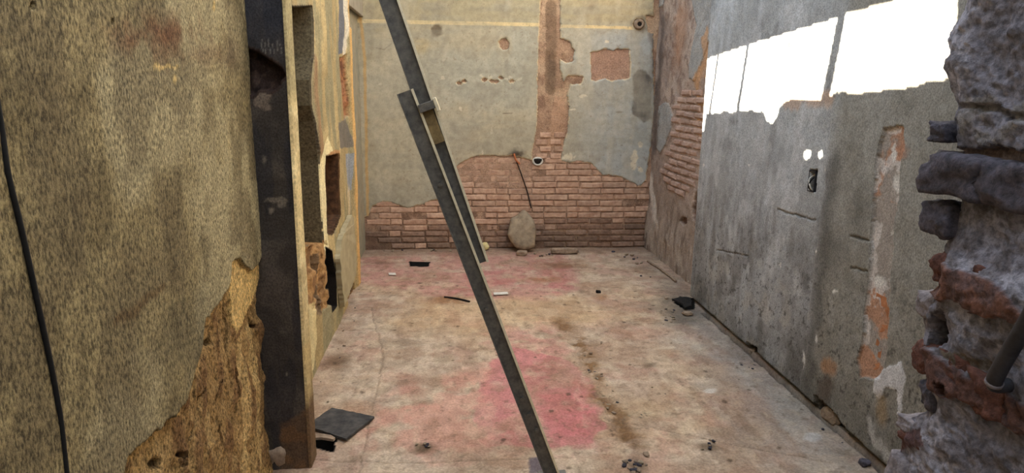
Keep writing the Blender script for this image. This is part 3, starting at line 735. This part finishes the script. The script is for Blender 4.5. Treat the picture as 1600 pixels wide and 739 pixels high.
for x, y, r in ((32, 8, 4), (161, 33, 3), (315, 510, 4), (330, 535, 4), (250, 725, 6)):
    k = nl.blob(x, y, r, r*1.4, .3, .5, int(x)); nl.off -= k*.02; nl.paint((50, 40, 28), k*.8)
wall_left_near = nl.build('wall_left_near', M['stipple'], kind='structure', skirt=-.3)

# ---- dark painted pillar at the end of the near wall
pf = Sheet('Y', YP, -1, np.append(np.arange(-.86, -.616, .0045), -.612), np.arange(-.05, 2.3, .006))
U, V = pf.U, pf.V
p1 = fbm(U, V, 6, 5, 231); p2 = fbm(U, V, 30, 4, 232); p3 = fbm(U*3, V*.4, 8, 4, 233)
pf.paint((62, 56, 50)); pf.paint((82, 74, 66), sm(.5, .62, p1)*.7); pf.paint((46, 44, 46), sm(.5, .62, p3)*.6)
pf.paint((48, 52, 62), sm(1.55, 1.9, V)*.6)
pf.paint((104, 78, 54), (1-sm(.26, .30, V-(U+.66)*1.0+(p1-.5)*.16))*sm(-.74, -.72, U+(p1-.5)*.06)*(.5+.5*sm(.4, .6, p2)))
pf.paint((118, 104, 90), pf.blob(410, 160, 14, 18, .3, .6, 234)*.85)
for x, y, rx, ry in ((413, 248, 4, 7), (430, 312, 16, 5), (441, 318, 8, 8), (424, 330, 5, 5), (448, 585, 2, 3), (462, 165, 2, 20)):
    pf.paint((122, 112, 98), pf.blob(x, y, rx, ry, .5, .7, int(x+y) % 71)*.7)
for k in range(6):
    pf.paint((128, 124, 116), pf.stroke([(408+k*6, 62+(k*5) % 9), (410+k*6, 84)], .0016, .003, 40, 240+k)*.6)
pf.paint((110, 92, 66), (1-sm(.015, .028, pf.U+.66-.0))*0)
pf.off = (p1-.5)*.012+(p2-.5)*.003
brk = pf.poly([(376, 70), (398, 78), (420, 92), (438, 105), (444, 118), (436, 132), (424, 142), (404, 140), (394, 150), (376, 140)], .004, 25, 235)*(U < -.622)
pf.off -= brk*(.03+.08*fbm(U, V, 14, 4, 236)); pf.paint((58, 44, 38), dil(brk, 1, 2)*.95); pf.paint((96, 76, 64), brk*sm(.55, .65, p2)*.6)  # broken cavity in brown, painted dark so its shade is in the colour
pf.paint((120, 100, 66), sm(-.618, -.608, U+(p1-.5)*.012)*.8)
pillar = empty('wall_pillar', (0, 0, 0)); pillar['kind'] = 'structure'
pf.build('pillar_face', M['cement'], pillar, skirt=-.13)
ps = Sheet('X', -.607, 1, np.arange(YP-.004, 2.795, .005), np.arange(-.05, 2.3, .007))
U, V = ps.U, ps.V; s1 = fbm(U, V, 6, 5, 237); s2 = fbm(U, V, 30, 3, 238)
ps.paint((214, 192, 140)); ps.paint((226, 208, 158), sm(.45, .6, s1)*.8); ps.paint((160, 134, 92), sm(.58, .7, s1)*.5); ps.paint((156, 144, 106), sm(1.5, 1.62, V)*.85); ps.paint((176, 150, 100), (1-sm(.5, .9, V+(s1-.5)*.4))*.6)  # light ochre face; the warm light on it is painted in as cream
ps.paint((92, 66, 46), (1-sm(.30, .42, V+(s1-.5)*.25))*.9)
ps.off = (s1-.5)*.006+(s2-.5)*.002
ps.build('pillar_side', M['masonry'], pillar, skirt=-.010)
box_obj('pillar_core', (-1.1, -.625, YP+.135, 2.80, -.05, 2.3), M['ochre'], pillar)

# ---- upper masonry, walls behind the photographer (out of frame; they shade the room)
def wall_box(name, dims, parent=None):
    o = box_obj(name, dims, M['plain'], parent); 
    if parent is None: o['kind'] = 'structure'
    return o
wall_box('unseen_upper_masonry', (-1.0, 2.3, YB, YB+.3, 2.74, 3.6), wall_back)
wall_box('unseen_upper_masonry', (XR, XR+.3, 1.0, 4.94, 2.39, 3.4), wall_right)
wall_box('lower_masonry', (XR, XR+.3, 1.45, 2.21, -.05, 2.4), wall_right)
wall_box('unseen_upper_masonry', (XRF, XRF+.3, 4.94, 6.9, 2.74, 3.4), wall_right_far)
wall_box('unseen_upper_masonry', (-1.1, -.81, -3.2, YP+.1, 2.2, 4.1), wall_left_near)
wall_box('lower_masonry', (-1.1, -.81, -3.2, -.19, -.05, 2.2), wall_left_near)
wall_box('wall_front', (-1.1, 2.3, -3.4, -3.2, -.05, 3.4))
# unseen left wall sheet; gap, bars and holes shaped to cast the sun patch
us = np.arange(2.6, 6.95, .009); vs = np.arange(2.26, 4.1, .010)
XU = -.83
TU, TV = np.meshgrid(us, vs, indexing='ij')
t = (XR-XU)/SUN_DIR[0]; HY = TU+SUN_DIR[1]*t; HZ = TV+SUN_DIR[2]*t
RP = lambda x, y: rw.P(x, y)
ragn = (fbm(HY, HZ, 10, 4, 251)-.5)*.03
lit = inside(HY, HZ+ragn*0, [RP(*p) for p in [(1085, 100), (1105, 92), (1170, 70), (1310, 28), (1400, 2), (1500, -28)]]+[RP(1500, 200), RP(1085, 300)])
low_edge = inside(HY+ragn*.3, HZ+ragn, [RP(*p) for p in [(1500, -200), (1500, 130), (1472, 133), (1420, 142), (1385, 146), (1345, 150), (1310, 148), (1290, 156), (1262, 158), (1242, 158), (1224, 163), (1218, 170), (1215, 185), (1207, 195), (1198, 192), (1194, 180), (1190, 175), (1150, 176), (1104, 180), (1100, 208), (1094, 208), (1096, 90), (1085, -200)]])
open_ = lit & low_edge
def shadow_bar(pts, w):
    (x1, y1), (x2, y2) = [RP(*p) for p in pts]
    d = np.abs((HY-x1)*(y2-y1)-(HZ-y1)*(x2-x1))/math.hypot(x2-x1, y2-y1); return d < w
bars = shadow_bar([(1317, 28), (1291, 150)], .034) | shadow_bar([(1169, 72), (1153, 172)], .017) | shadow_bar([(1123, 88), (1112, 160)], .012)
open_ &= ~bars
open_ |= inside(HY, HZ, [RP(*p) for p in [(1256, 238), (1262, 235), (1269, 236), (1266, 248), (1260, 254), (1256, 248)]])
open_ |= inside(HY, HZ, [RP(*p) for p in [(1279, 238), (1285, 236), (1286, 246), (1282, 251), (1278, 247)]])
idx = np.arange(TU.size).reshape(TU.shape)
keep = ~(open_[:-1, :-1])
q = np.stack([idx[:-1, :-1], idx[1:, :-1], idx[1:, 1:], idx[:-1, 1:]], -1)[keep]
co = np.stack([np.full(TU.size, XU), TU.ravel(), TV.ravel()], -1)
used = np.unique(q); rm = np.full(TU.size, -1); rm[used] = np.arange(len(used))
uw = mesh_np('unseen_upper_masonry', co[used], rm[q], None, M['plain'], wall_left)
sd = uw.modifiers.new('solid', 'SOLIDIFY'); sd.thickness = .03; sd.offset = 0

# ---- broken wall jamb, right foreground
XJ = 1.0
sil = [(1505, -40), (1500, 0), (1492, 20), (1479, 40), (1472, 62), (1474, 74), (1481, 84), (1473, 96), (1475, 120), (1476, 145), (1478, 170), (1478, 190), (1479, 235), (1480, 250), (1482, 300), (1481, 330), (1478, 365), (1460, 380), (1452, 396), (1456, 420), (1456, 445), (1446, 452), (1428, 455), (1423, 468), (1424, 490), (1428, 510), (1420, 530), (1424, 548), (1434, 580), (1434, 600), (1430, 640), (1405, 654), (1397, 668), (1402, 690), (1400, 720), (1392, 760), (1385, 900)]
sz, sy = [], []
for x, y in sil:
    p = onX(x, y, XJ); sz.append(p.z); sy.append(p.y)
sz = np.array(sz); sy = np.array(sy); o_ = np.argsort(sz); sz, sy = sz[o_], sy[o_]
zs = np.concatenate([np.arange(-.05, .7, .04), np.arange(.7, 1.95, .0045), np.arange(1.95, 3.3, .05)])
edgeY = np.interp(zs, sz, sy)
ss = np.concatenate([np.arange(-1.3, -.55, .05), np.arange(-.55, 0.0, .0045), np.arange(0, .30, .008), np.arange(.30, 1.0, .05)])
S_, Z_ = np.meshgrid(ss, zs, indexing='ij'); EY = np.interp(Z_, sz, sy)
Yc = EY+np.minimum(S_, 0); Xc = XJ+np.maximum(S_, 0)
Yw = np.where(S_ < 0, Yc, EY)
rn1 = fbm(Yc-Xc, Z_, 7, 5, 261); rn2 = fbm(Yc-Xc, Z_, 26, 5, 262); rn3 = fbm(Yc-Xc, Z_, 90, 3, 263)
disp = (rn1-.5)*.055+(rn2-.5)*.026+(rn3-.5)*.008
rnd_edge = np.exp(-(S_/.035)**2)*.014
bend = sm(-.12, .10, S_)
colr = np.ones(S_.shape+(3,))*lin((140, 138, 150))
def pj(c, m):
    global colr
    colr = colr*(1-np.asarray(m)[..., None])+lin(c)*np.asarray(m)[..., None]
pj((174, 172, 184), sm(.48, .6, rn1)*.7); pj((96, 90, 92), sm(.52, .62, rn2)*.6)
def jpoly(pts, rag=.006, sc=20, seed=1):
    PP = [(lambda p: (p.y, p.z))(onX(x, y, XJ)) for x, y in pts]
    A = Yc-np.maximum(S_, 0)*0+(fbm(Yc, Z_, sc, 4, seed)-.5)*rag*4; B = Z_+(fbm(Yc, Z_, sc, 4, seed+50)-.5)*rag*4
    return inside(A, B, PP).astype(float)
red1 = jpoly([(1440, 392), (1480, 405), (1530, 425), (1560, 440), (1620, 500), (1620, 520), (1560, 500), (1510, 478), (1440, 455)], .008, 18, 264)
red2 = jpoly([(1405, 530), (1450, 545), (1500, 575), (1540, 600), (1620, 640), (1620, 690), (1560, 660), (1500, 620), (1430, 595), (1405, 580)], .008, 18, 265)
red3 = jpoly([(1395, 672), (1445, 672), (1450, 700), (1400, 700)], .008, 18, 266)
tan1 = jpoly([(1480, 232), (1600, 232), (1620, 262), (1530, 250), (1480, 245)], .008, 18, 267)
moss = jpoly([(1470, 545), (1540, 560), (1560, 580), (1500, 572)], .008, 18, 268)
pj((100, 70, 62), red1*.9); pj((138, 98, 84), red1*sm(.5, .6, rn2)*.6); pj((86, 62, 58), red2*.9); pj((116, 82, 72), red2*sm(.5, .6, rn2)*.6); pj((92, 58, 54), red3*.8)
pj((116, 92, 72), tan1*.7); pj((98, 82, 52), moss*.7)
pj((168, 164, 162), jpoly([(1480, 150), (1600, 150), (1600, 215), (1480, 215)], .012, 12, 269)*sm(.45, .6, rn2)*.5)
hol = jpoly([(1446, 540), (1442, 515), (1455, 492), (1470, 484), (1478, 495), (1477, 535), (1465, 545)], .004, 25, 270)
hol2 = jpoly([(1475, 600), (1490, 605), (1492, 622), (1478, 618)], .004, 25, 271)
pj((46, 34, 28), np.clip(hol+hol2, 0, 1)*.8)
ledge = jpoly([(1480, 158), (1620, 178), (1620, 192), (1480, 168)], .006, 18, 272)
disp = disp+red1*.010+red2*.009-hol*.06-hol2*.04-ledge*.012-tan1*.015
# face normal: -X on the room side, turning to +Y round the broken edge
px_ = Xc-disp*(1-bend*.7)+rnd_edge; py_ = Yw+disp*bend*.6-rnd_edge*.6
px_ = np.where(Z_ > 10, Xc, px_)
idx = np.arange(S_.size).reshape(S_.shape)
q = np.stack([idx[:-1, :-1], idx[:-1, 1:], idx[1:, 1:], idx[1:, :-1]], -1).reshape(-1, 4)
jamb = mesh_np('wall_right_near', np.stack([px_.ravel(), py_.ravel(), Z_.ravel()], -1), q, colr.reshape(-1, 3), M['rubble'], None, 'structure')
box_obj('masonry_core', (1.12, 2.1, -3.2, 1.28, -.05, 3.3), M['plain'], jamb)
def jstone(x0, y0, x1, y1, mat, name, seed, deep=.11, out=.02, boxy=.7, amp=.14, tilt=0.0):
    a = onX(x0, (y0+y1)/2, XJ); b = onX(x1, (y0+y1)/2, XJ); c = onX((x0+x1)/2, y0, XJ); d = onX((x0+x1)/2, y1, XJ)
    w = abs(a.y-b.y)*1.25; h = abs(c.z-d.z)*1.3
    me = rock_mesh(name, (deep, w, h), seed, mat, 4, amp, boxy)
    o = obj(name, me, None, jamb); o.location = (XJ+deep/2-out, (a.y+b.y)/2, (c.z+d.z)/2); o.rotation_euler = (tilt, 0, 0)
    return o
jstone(1447, 242, 1545, 308, M['stone_dark'], 'stone', 3, .12, .035, .7)
jstone(1526, 254, 1625, 330, M['stone_dark'], 'stone', 8, .12, .03, .7)
jstone(1441, 316, 1486, 372, M['stone_dark'], 'stone', 5, .10, .02, .6)
jstone(1459, 190, 1484, 222, M['stone_dark'], 'stone', 11, .08, .02, .8)
jstone(1424, 457, 1458, 496, M['mortar'], 'stone', 14, .10, .006, .5, .1)
jstone(1398, 656, 1436, 678, M['mortar'], 'stone', 17, .10, .012, .8, .08)
jstone(1453, 402, 1500, 446, M['brick_red'], 'brick', 21, .10, .012, .8, .16)
jstone(1498, 418, 1560, 478, M['brick_red'], 'brick', 23, .10, .012, .8, .16)
jstone(1421, 540, 1465, 586, M['brick_red'], 'brick', 25, .10, .012, .8, .16)
jstone(1462, 552, 1516, 610, M['brick_red'], 'brick', 27, .10, .018, .8, .16)
jstone(1510, 585, 1575, 652, M['brick_red'], 'brick', 29, .10, .018, .8, .16)
jstone(1402, 676, 1446, 698, M['brick_red'], 'brick', 31, .10, .015, .8, .16)
jstone(1436, 596, 1462, 640, M['stone_dark'], 'stone', 33, .09, .010, .6)
jstone(1384, 706, 1424, 790, M['mortar'], 'stone', 35, .12, .02, .5, .1)

# ================================================================ THE THINGS
# ---- steel prop of two clamped channels
YS = 2.52
def chan(pa, pb, w, name, parent, mat=M['steel'], yy=YS, fl_=.022, th=.004):
    """U channel between two 3D points, open towards the camera side"""
    A, B = Vector(pa), Vector(pb); ax = (B-A).normalized(); side = ax.cross(Vector((0, 1, 0))).normalized()
    if side.x < 0: side = -side
    fwd = ax.cross(side).normalized()
    if fwd.y > 0: fwd = -fwd
    bm = bmesh.new()
    prof = [(-w/2, 0), (-w/2, fl_), (-w/2+th, fl_), (-w/2+th, th), (w/2-th, th), (w/2-th, fl_), (w/2, fl_), (w/2, 0)]
    R1 = [bm.verts.new(A+side*s+fwd*f) for s, f in prof]; R2 = [bm.verts.new(B+side*s+fwd*f) for s, f in prof]
    for k in range(8): bm.faces.new((R1[k], R1[(k+1) % 8], R2[(k+1) % 8], R2[k]))
    for R in (R1, R2):
        for f in ((0, 1, 2, 3), (0, 3, 4, 7), (4, 5, 6, 7)): bm.faces.new([R[i] for i in f])
    bmesh.ops.remove_doubles(bm, verts=bm.verts, dist=1e-6)
    o = from_bm(name, bm, mat, parent)
    # pale strip on the right flange: the light its edge catches, as colour
    bm = bmesh.new(); R = []
    for P in (A, B):
        R.append([bm.verts.new(P+side*s+fwd*f) for s, f in ((w/2-.008, fl_-.001), (w/2+.0012, fl_-.001), (w/2+.0012, fl_+.0015), (w/2-.008, fl_+.0015))])
    for k in range(4): bm.faces.new((R[0][k], R[0][(k+1) % 4], R[1][(k+1) % 4], R[1][k]))
    bm.faces.new(R[0]); bm.faces.new(R[1][::-1])
    from_bm('rim', bm, M['steel_edge'], o)
    return o, ax, side, fwd
def lerp(a, b, t): return a+(b-a)*t
prop = empty('steel_prop', onY(867, 765, YS))
def world_parent(o, p):
    o.parent = p; o.matrix_parent_inverse = Matrix.Translation(-Vector(p.location))
low_a = onY(633, 143, YS); low_b = onY(861, 739, YS); d_ = (low_b-low_a); low_b = low_a+d_*(-low_a.z/d_.z)
up_a = onY(608, 0, YS+.028); up_b = onY(750, 411, YS+.028); d2 = (up_a-up_b).normalized(); up_a2 = up_a+d2*1.1
prop.location = low_b
L, ax, side, fwd = chan(low_b+Vector((0, 0, .008)), low_a, .062, 'lower_channel', None)
U_, ax2, side2, fwd2 = chan(up_b, up_a2, .068, 'upper_channel', None)
for o in (L, U_): world_parent(o, prop)
def small(name, c, sx, sy_, sz_, mat, parent=prop, rot=None, bev=.002):
    bm = bmesh.new(); add_box(bm, -sx/2, sx/2, -sy_/2, sy_/2, -sz_/2, sz_/2)
    bmesh.ops.bevel(bm, geom=bm.edges[:], offset=bev, segments=1, affect='EDGES')
    o = from_bm(name, bm, mat); 
    o.matrix_world = Matrix.Translation(c) @ rot if rot is not None else Matrix.Translation(c)
    if parent: world_parent(o, parent)
    return o
Rm = Matrix((side, fwd, ax)).transposed().to_4x4()
small('clamp', onY(668, 166, YS-.02), .066, .034, .03, M['steel'], prop, Rm)
small('clamp_wedge', onY(682, 163, YS-.025), .014, .03, .05, M['steel_edge'], prop, Rm)
small('rust_plate', onY(674, 196, YS-.007), .05, .003, .14, M['rust'], prop, Rm, .001)
bfoot = small('foot_plate', low_b+Vector((0, 0, .004)), .12, .12, .008, M['steel'], prop)
for x, y in ((816, 623), (826, 648), (838, 672), (760, 484), (688, 288)):
    c = onY(x, y, YS-.012)
    bm = tube_bm([c+fwd*(-.01), c+fwd*.008], .009, 6); o = from_bm('bolt', bm, M['steel']); world_parent(o, prop)
tag(prop, 'leaning dark steel prop of two clamped channels crossing the room', 'prop')

# ---- black cable hanging on the near left wall
pts = [onX(x, y, -.755) for x, y in ((-12, 120), (2, 200), (12, 270), (30, 345), (46, 415), (60, 480), (73, 540), (85, 600), (95, 660), (104, 739), (112, 800))]
pts = pts+[Vector((pts[-1].x, pts[-1].y+.05, .3)), Vector((pts[-1].x+.01, pts[-1].y+.06, .012))]
cb = from_bm('cable', tube_bm(spline(pts, 8), .0052, 8), M['rubber'], None, True)
tag(cb, 'black cable hanging down the stippled near left wall', 'cable')

# ---- square tile and broken drain beside it
A4 = [onZ(x, y, .012) for x, y in ((519, 640), (585, 654), (541, 689), (478, 668))]
tl = slab_from_outline('floor_tile', A4, .012, (0, 0, 1), M['plate'], None, .0012, 4)
tag(tl, 'square dark slate tile lying on the floor by the dark pillar', 'tile')
lipc = slab_from_outline('concrete_shard', [onZ(x, y, .012) for x, y in ((486, 688), (497, 680), (517, 683), (524, 687), (521, 690), (503, 687))], .012, (0, 0, 1), M['stone'], None, .002, 6)
tag(lipc, 'pale concrete shard across the hole beside the square dark tile', 'shard')

def rock(name, x, y, size, mat, label, cat, seed, group=None, z=0.0, sub=3, amp=.18, boxy=.5, rz=0.0, yplane=None, sinkf=.42):
    p = onZ(x, y, z) if yplane is None else onY(x, y, yplane)
    o = obj(name, rock_mesh(name, size, seed, mat, sub, amp, boxy))
    o.location = (p.x, p.y, (z+size[2]*sinkf) if yplane is None else p.z); o.rotation_euler = (0, 0, rz)
    return tag(o, label, cat, group)
# grey lump leaning on the back wall
pc = onY(815, 392, YB-.17)
pts = [(793, 366), (797, 352), (800, 343), (809, 339), (819, 331), (826, 335), (834, 346), (837, 362), (835, 376), (833, 386), (812, 388), (800, 379)]
bm = bmesh.new(); ctr = onY(816, 362, YB-.13)
outl = []
for ring, (sc_, dy) in enumerate(((1.0, .06), (1.02, .0), (.90, -.030), (.66, -.042), (.25, -.045))):
    rr = []
    for k, (x, y) in enumerate(spline([(a, b, 0) for a, b in pts+[pts[0]]], 4)[:-1] if False else [(v.x, v.y) for v in spline([(a, b, 0) for a, b in pts+[pts[0]]], 4)[:-1]]):
        p = onY(x, y, YB-.13); q_ = ctr+(p-ctr)*sc_
        q_.y = ctr.y+dy+(q_.z-ctr.z)*.25+rnd_noise3(q_, 9, 3)*.03+rnd_noise3(q_, 25, 5)*.012; rr.append(bm.verts.new(q_))
    outl.append(rr)
for Ra, Rb in zip(outl, outl[1:]):
    n = len(Ra)
    for k in range(n): bm.faces.new((Ra[k], Ra[(k+1) % n], Rb[(k+1) % n], Rb[k]))
bm.faces.new(outl[0]); bm.faces.new(outl[-1][::-1])
lump = from_bm('plaster_lump', bm, M['chunk'], None, True)
tag(lump, 'large grey broken plaster lump leaning against the bare brick', 'rubble')
rock('stone', 815, 399, (.12, .08, .06), M['stone'], 'dark squat stone holding up the leaning plaster lump', 'stone', 41)
rock('stone_block', 882, 396, (.36, .09, .07), M['stone'], 'long low stone block at the foot of the brick wall', 'stone', 43, boxy=.95, amp=.07)
rock('foam_lump', 758, 391, (.075, .07, .09), M['cream'], 'pale yellow foam lump low behind the steel prop', 'foam', 45, boxy=.2)
rock('rubble_stone', 433, 727, (.11, .10, .13), M['stone'], 'grey rubble stone at the foot of the dark pillar', 'stone', 47, amp=.25)
rock('rubble_stone', 1350, 727, (.05, .05, .035), M['stone_dark'], 'small dark stone at the right wall corner by the broken jamb', 'stone', 48)

# pipe stub and burnt cable on the back wall
pcn = onY(840, 252, YB-.02)
stub = empty('pipe_stub', pcn)
bm = bmesh.new()
for k in range(20):
    a0, a1 = 2*pi*k/20, 2*pi*(k+1)/20
    vs_ = []
    for a in (a0, a1):
        for r_, y_ in ((.034, 0), (.034, -.02), (.052, -.02), (.056, 0)):
            vs_.append(bm.verts.new((r_*cos(a), y_, r_*sin(a)*.8)))
    for i in range(3): bm.faces.new((vs_[i], vs_[i+1], vs_[i+5], vs_[i+4]))
bmesh.ops.remove_doubles(bm, verts=bm.verts, dist=1e-5)
from_bm('collar', bm, M['white'], stub, True)
o = from_bm('bore', tube_bm([(0, .01, 0), (0, -.006, 0)], .035, 16), M['black'], stub)
o = box_obj('cap', (-.04, .04, -.026, -.02, .004, .028), M['black'], stub)
tag(stub, 'white round pipe stub with black opening under the wall chase', 'pipe')
bc = from_bm('burnt_cable', tube_bm(spline([onY(803, 240, YB-.03), onY(807, 252, YB-.035), onY(813, 268, YB-.03), onY(819, 285, YB-.026), onY(824, 300, YB-.028), onY(830, 325, YB-.03)], 5), .006, 6), M['black'], None, True)
o = from_bm('orange_sleeve', tube_bm([onY(803, 240, YB-.036), onY(806, 250, YB-.04), onY(812, 256, YB-.036)], .010, 8), M['orange'], bc)
tag(bc, 'burnt cable stub with orange sleeve hanging over the bricks', 'cable')
# pipe end high in the right of the back wall
pe_ = onY(998, 38, YB-.01); ring = empty('pipe_end', pe_)
from_bm('pipe_tube', tube_bm([(0, .03, 0), (0, -.03, 0)], .032, 14), M['black'], ring)
bm = bmesh.new()
for k in range(16):
    for a in (0,): pass
vv = [[bm.verts.new((r_*cos(2*pi*k/16), y_, r_*sin(2*pi*k/16))) for r_, y_ in ((.022, -.031), (.022, -.036), (.048, -.03), (.052, 0))] for k in range(16)]
for k in range(16):
    for i in range(3): bm.faces.new((vv[k][i], vv[k][i+1], vv[(k+1) % 16][i+1], vv[(k+1) % 16][i]))
from_bm('mortar_ring', bm, M['stone'], ring, True)
tag(ring, 'rusty pipe end in a mortar ring at the right end of the cream line', 'pipe')

# junction box in the right wall
jb = onX(1271, 283, XR+.01); jbo = empty('switch_box', jb)
bm = bmesh.new()
for y0, y1, z0, z1 in ((-.032, -.028, -.055, .055), (.028, .032, -.055, .055), (-.032, .032, -.055, -.051), (-.032, .032, .051, .055)):
    add_box(bm, -.012, .03, y0, y1, z0, z1)
from_bm('box_rim', bm, M['pipe'], jbo)
for k, (ya, yb_) in enumerate(((-.01, .012), (.012, -.004))):
    from_bm('wire', tube_bm(spline([(.03, ya, .04), (-.012, ya+.006, .01), (-.016, yb_, -.03), (.0, yb_, -.05)], 5), .004, 6), M['white' if k else 'rubber'], jbo, True)
tag(jbo, 'small open switch box with loose wires in the grey right wall', 'switch box')

# grey pipe stuck in the broken jamb
a = onX(1553, 598, XJ-.035); b = onX(1604, 505, XJ-.05); b2 = a+(b-a)*2.2
a_in = a+(a-b)*.05+Vector((.03, 0, 0))
pp = empty('pipe', a)
o = from_bm('pipe_tube', tube_bm(spline([a_in, a, a+(b-a)*.5+Vector((0, 0, .006)), b, b2], 5), .0135, 14), M['pipe'], None, True); world_parent(o, pp)
o = from_bm('pipe_lip', tube_bm([a-(b-a)*.02, a+(b-a)*.03], .0148, 14), M['mortar'], None, True); world_parent(o, pp)
tag(pp, 'dark grey pipe sticking out of the broken jamb in the right foreground', 'pipe')

# corner conduit, sticks, scraps
def stick(name, ptspx, r, mat, label, cat, z=.012):
    P = [onZ(x, y, z) for x, y in ptspx]
    return tag(from_bm(name, tube_bm(spline(P, 4), r, 7), mat, None, True), label, cat)
stick('broken_conduit', [(1012, 408), (1030, 419), (1045, 430), (1056, 439)], .011, M['stone'], 'thin dusty conduit lying along the back right corner', 'conduit')
stick('wire_scrap', [(1076, 440), (1084, 434), (1090, 437)], .008, M['white'], 'short pale curl of wire at the foot of the stripped right wall', 'wire')
stick('wood_splinter', [(694, 464), (712, 466), (734, 471)], .007, M['black'], 'dark splinter on the rusty stain left of the prop', 'splinter')
def scrap(name, ptspx, mat, label, cat, th=.006, seed=1):
    return tag(slab_from_outline(name, [onZ(x, y, .008) for x, y in ptspx], th, (0, 0, 1), mat, None, .001, seed), label, cat)
scrap('paper_scrap', [(771, 458), (793, 457), (794, 460), (772, 461)], M['white'], 'white paper scrap on the red floor right of the prop', 'scrap')
scrap('paper_scrap', [(607, 427), (618, 427), (619, 430), (608, 430)], M['white'], 'small pale paper scrap near the drain slot at the back', 'scrap')
rock('dark_shard', 935, 458, (.045, .03, .03), M['black'], 'small dark shard standing alone on the floor at the back', 'shard', 51)
sh = slab_from_outline('black_shard', [onZ(x, y, .02) for x, y in ((1050, 470), (1062, 465), (1080, 468), (1080, 480), (1070, 483), (1066, 477))], .012, (.1, .1, 1), M['black'], None, .004, 7)
tag(sh, 'black broken shard over the hole at the foot of the right wall', 'shard')
for k, (x, y, s) in enumerate(((1074, 492, .08), (1044, 468, .06))):
    rock('plaster_piece', x, y, (s, s*.8, s*.4), M['stone'], ['pale plaster piece on the right rim of the floor hole', 'small plaster piece on the left rim of the floor hole'][k], 'rubble', 60+k, amp=.25)

# loose chips, clustered where the photograph has them
chips = {m_: [rock_mesh('rubble_chip', (1, .8, .55), 70+k, M[m_], 1, .3, .4) for k in range(4)] for m_ in ('stone', 'stone_dark', 'chunk')}
rc = random.Random(9)
def cluster(poly_c, n, rx, ry, s0, s1, label, group, mats=('stone', 'chunk', 'stone_dark')):
    for k in range(n):
        if len(poly_c) > 1:
            i = rc.randrange(len(poly_c)-1); t = rc.random()
            x = lerp(poly_c[i][0], poly_c[i+1][0], t); y = lerp(poly_c[i][1], poly_c[i+1][1], t)
        else: x, y = poly_c[0]
        x += rc.gauss(0, rx); y += rc.gauss(0, ry)
        p = onZ(x, y, 0)
        if p.x > XR-.05 or p.x < XL+.05 or p.y > YB-.05: continue
        s = rc.uniform(s0, s1); o = obj('rubble_chip', rc.choice(chips[rc.choice(mats)]))
        o.scale = (s, s, s); o.location = (p.x, p.y, s*.16); o.rotation_euler = (0, 0, rc.uniform(0, 6.28)); tag(o, label, 'rubble', group)
cluster([(905, 540), (930, 590), (950, 630), (960, 650)], 26, 7, 7, .012, .03, 'small rubble chip in the sandy trail along the floor middle', 'chips in the sandy trail')
cluster([(990, 725)], 18, 12, 8, .015, .04, 'small rubble chip in the dark heap at the lower edge of the floor', 'chips in the lower heap')
cluster([(985, 652), (1025, 648)], 10, 8, 3, .01, .025, 'small rubble chip in the line right of the pink paint', 'chips right of the pink paint')
cluster([(1105, 697)], 7, 9, 4, .012, .03, 'small rubble chip in the brown spot at lower right', 'chips in the lower right spot')
cluster([(1030, 490), (1060, 500), (1045, 480)], 16, 12, 5, .012, .03, 'small rubble chip scattered before the hole by the right wall', 'chips before the floor hole')
cluster([(1155, 568), (1185, 572)], 12, 8, 4, .01, .025, 'small rubble chip at the foot of the grey right wall', 'chips by the grey wall')
cluster([(985, 398), (1012, 412), (1050, 440)], 26, 12, 4, .02, .06, 'rubble chip piled in the back right corner', 'chips in the back right corner')
cluster([(600, 392), (700, 392), (790, 393), (860, 400)], 16, 14, 1.5, .02, .045, 'rubble chip lying along the foot of the brick wall', 'chips under the brick wall')
cluster([(1275, 660), (1340, 712)], 10, 4, 4, .012, .03, 'rubble chip in the gap below the near right wall', 'chips in the wall gap')
cluster([(560, 480), (525, 560), (490, 620)], 12, 6, 5, .01, .03, 'rubble chip along the foot of the left wall', 'chips by the left wall')
cluster([(667, 700)], 6, 8, 4, .01, .025, 'rubble chip in the dark stain left of the prop foot', 'chips in the dark stain')
cluster([(760, 520), (1000, 570), (870, 585), (1180, 620)], 14, 60, 30, .008, .018, 'tiny chip lying alone on the open floor', 'scattered chips')
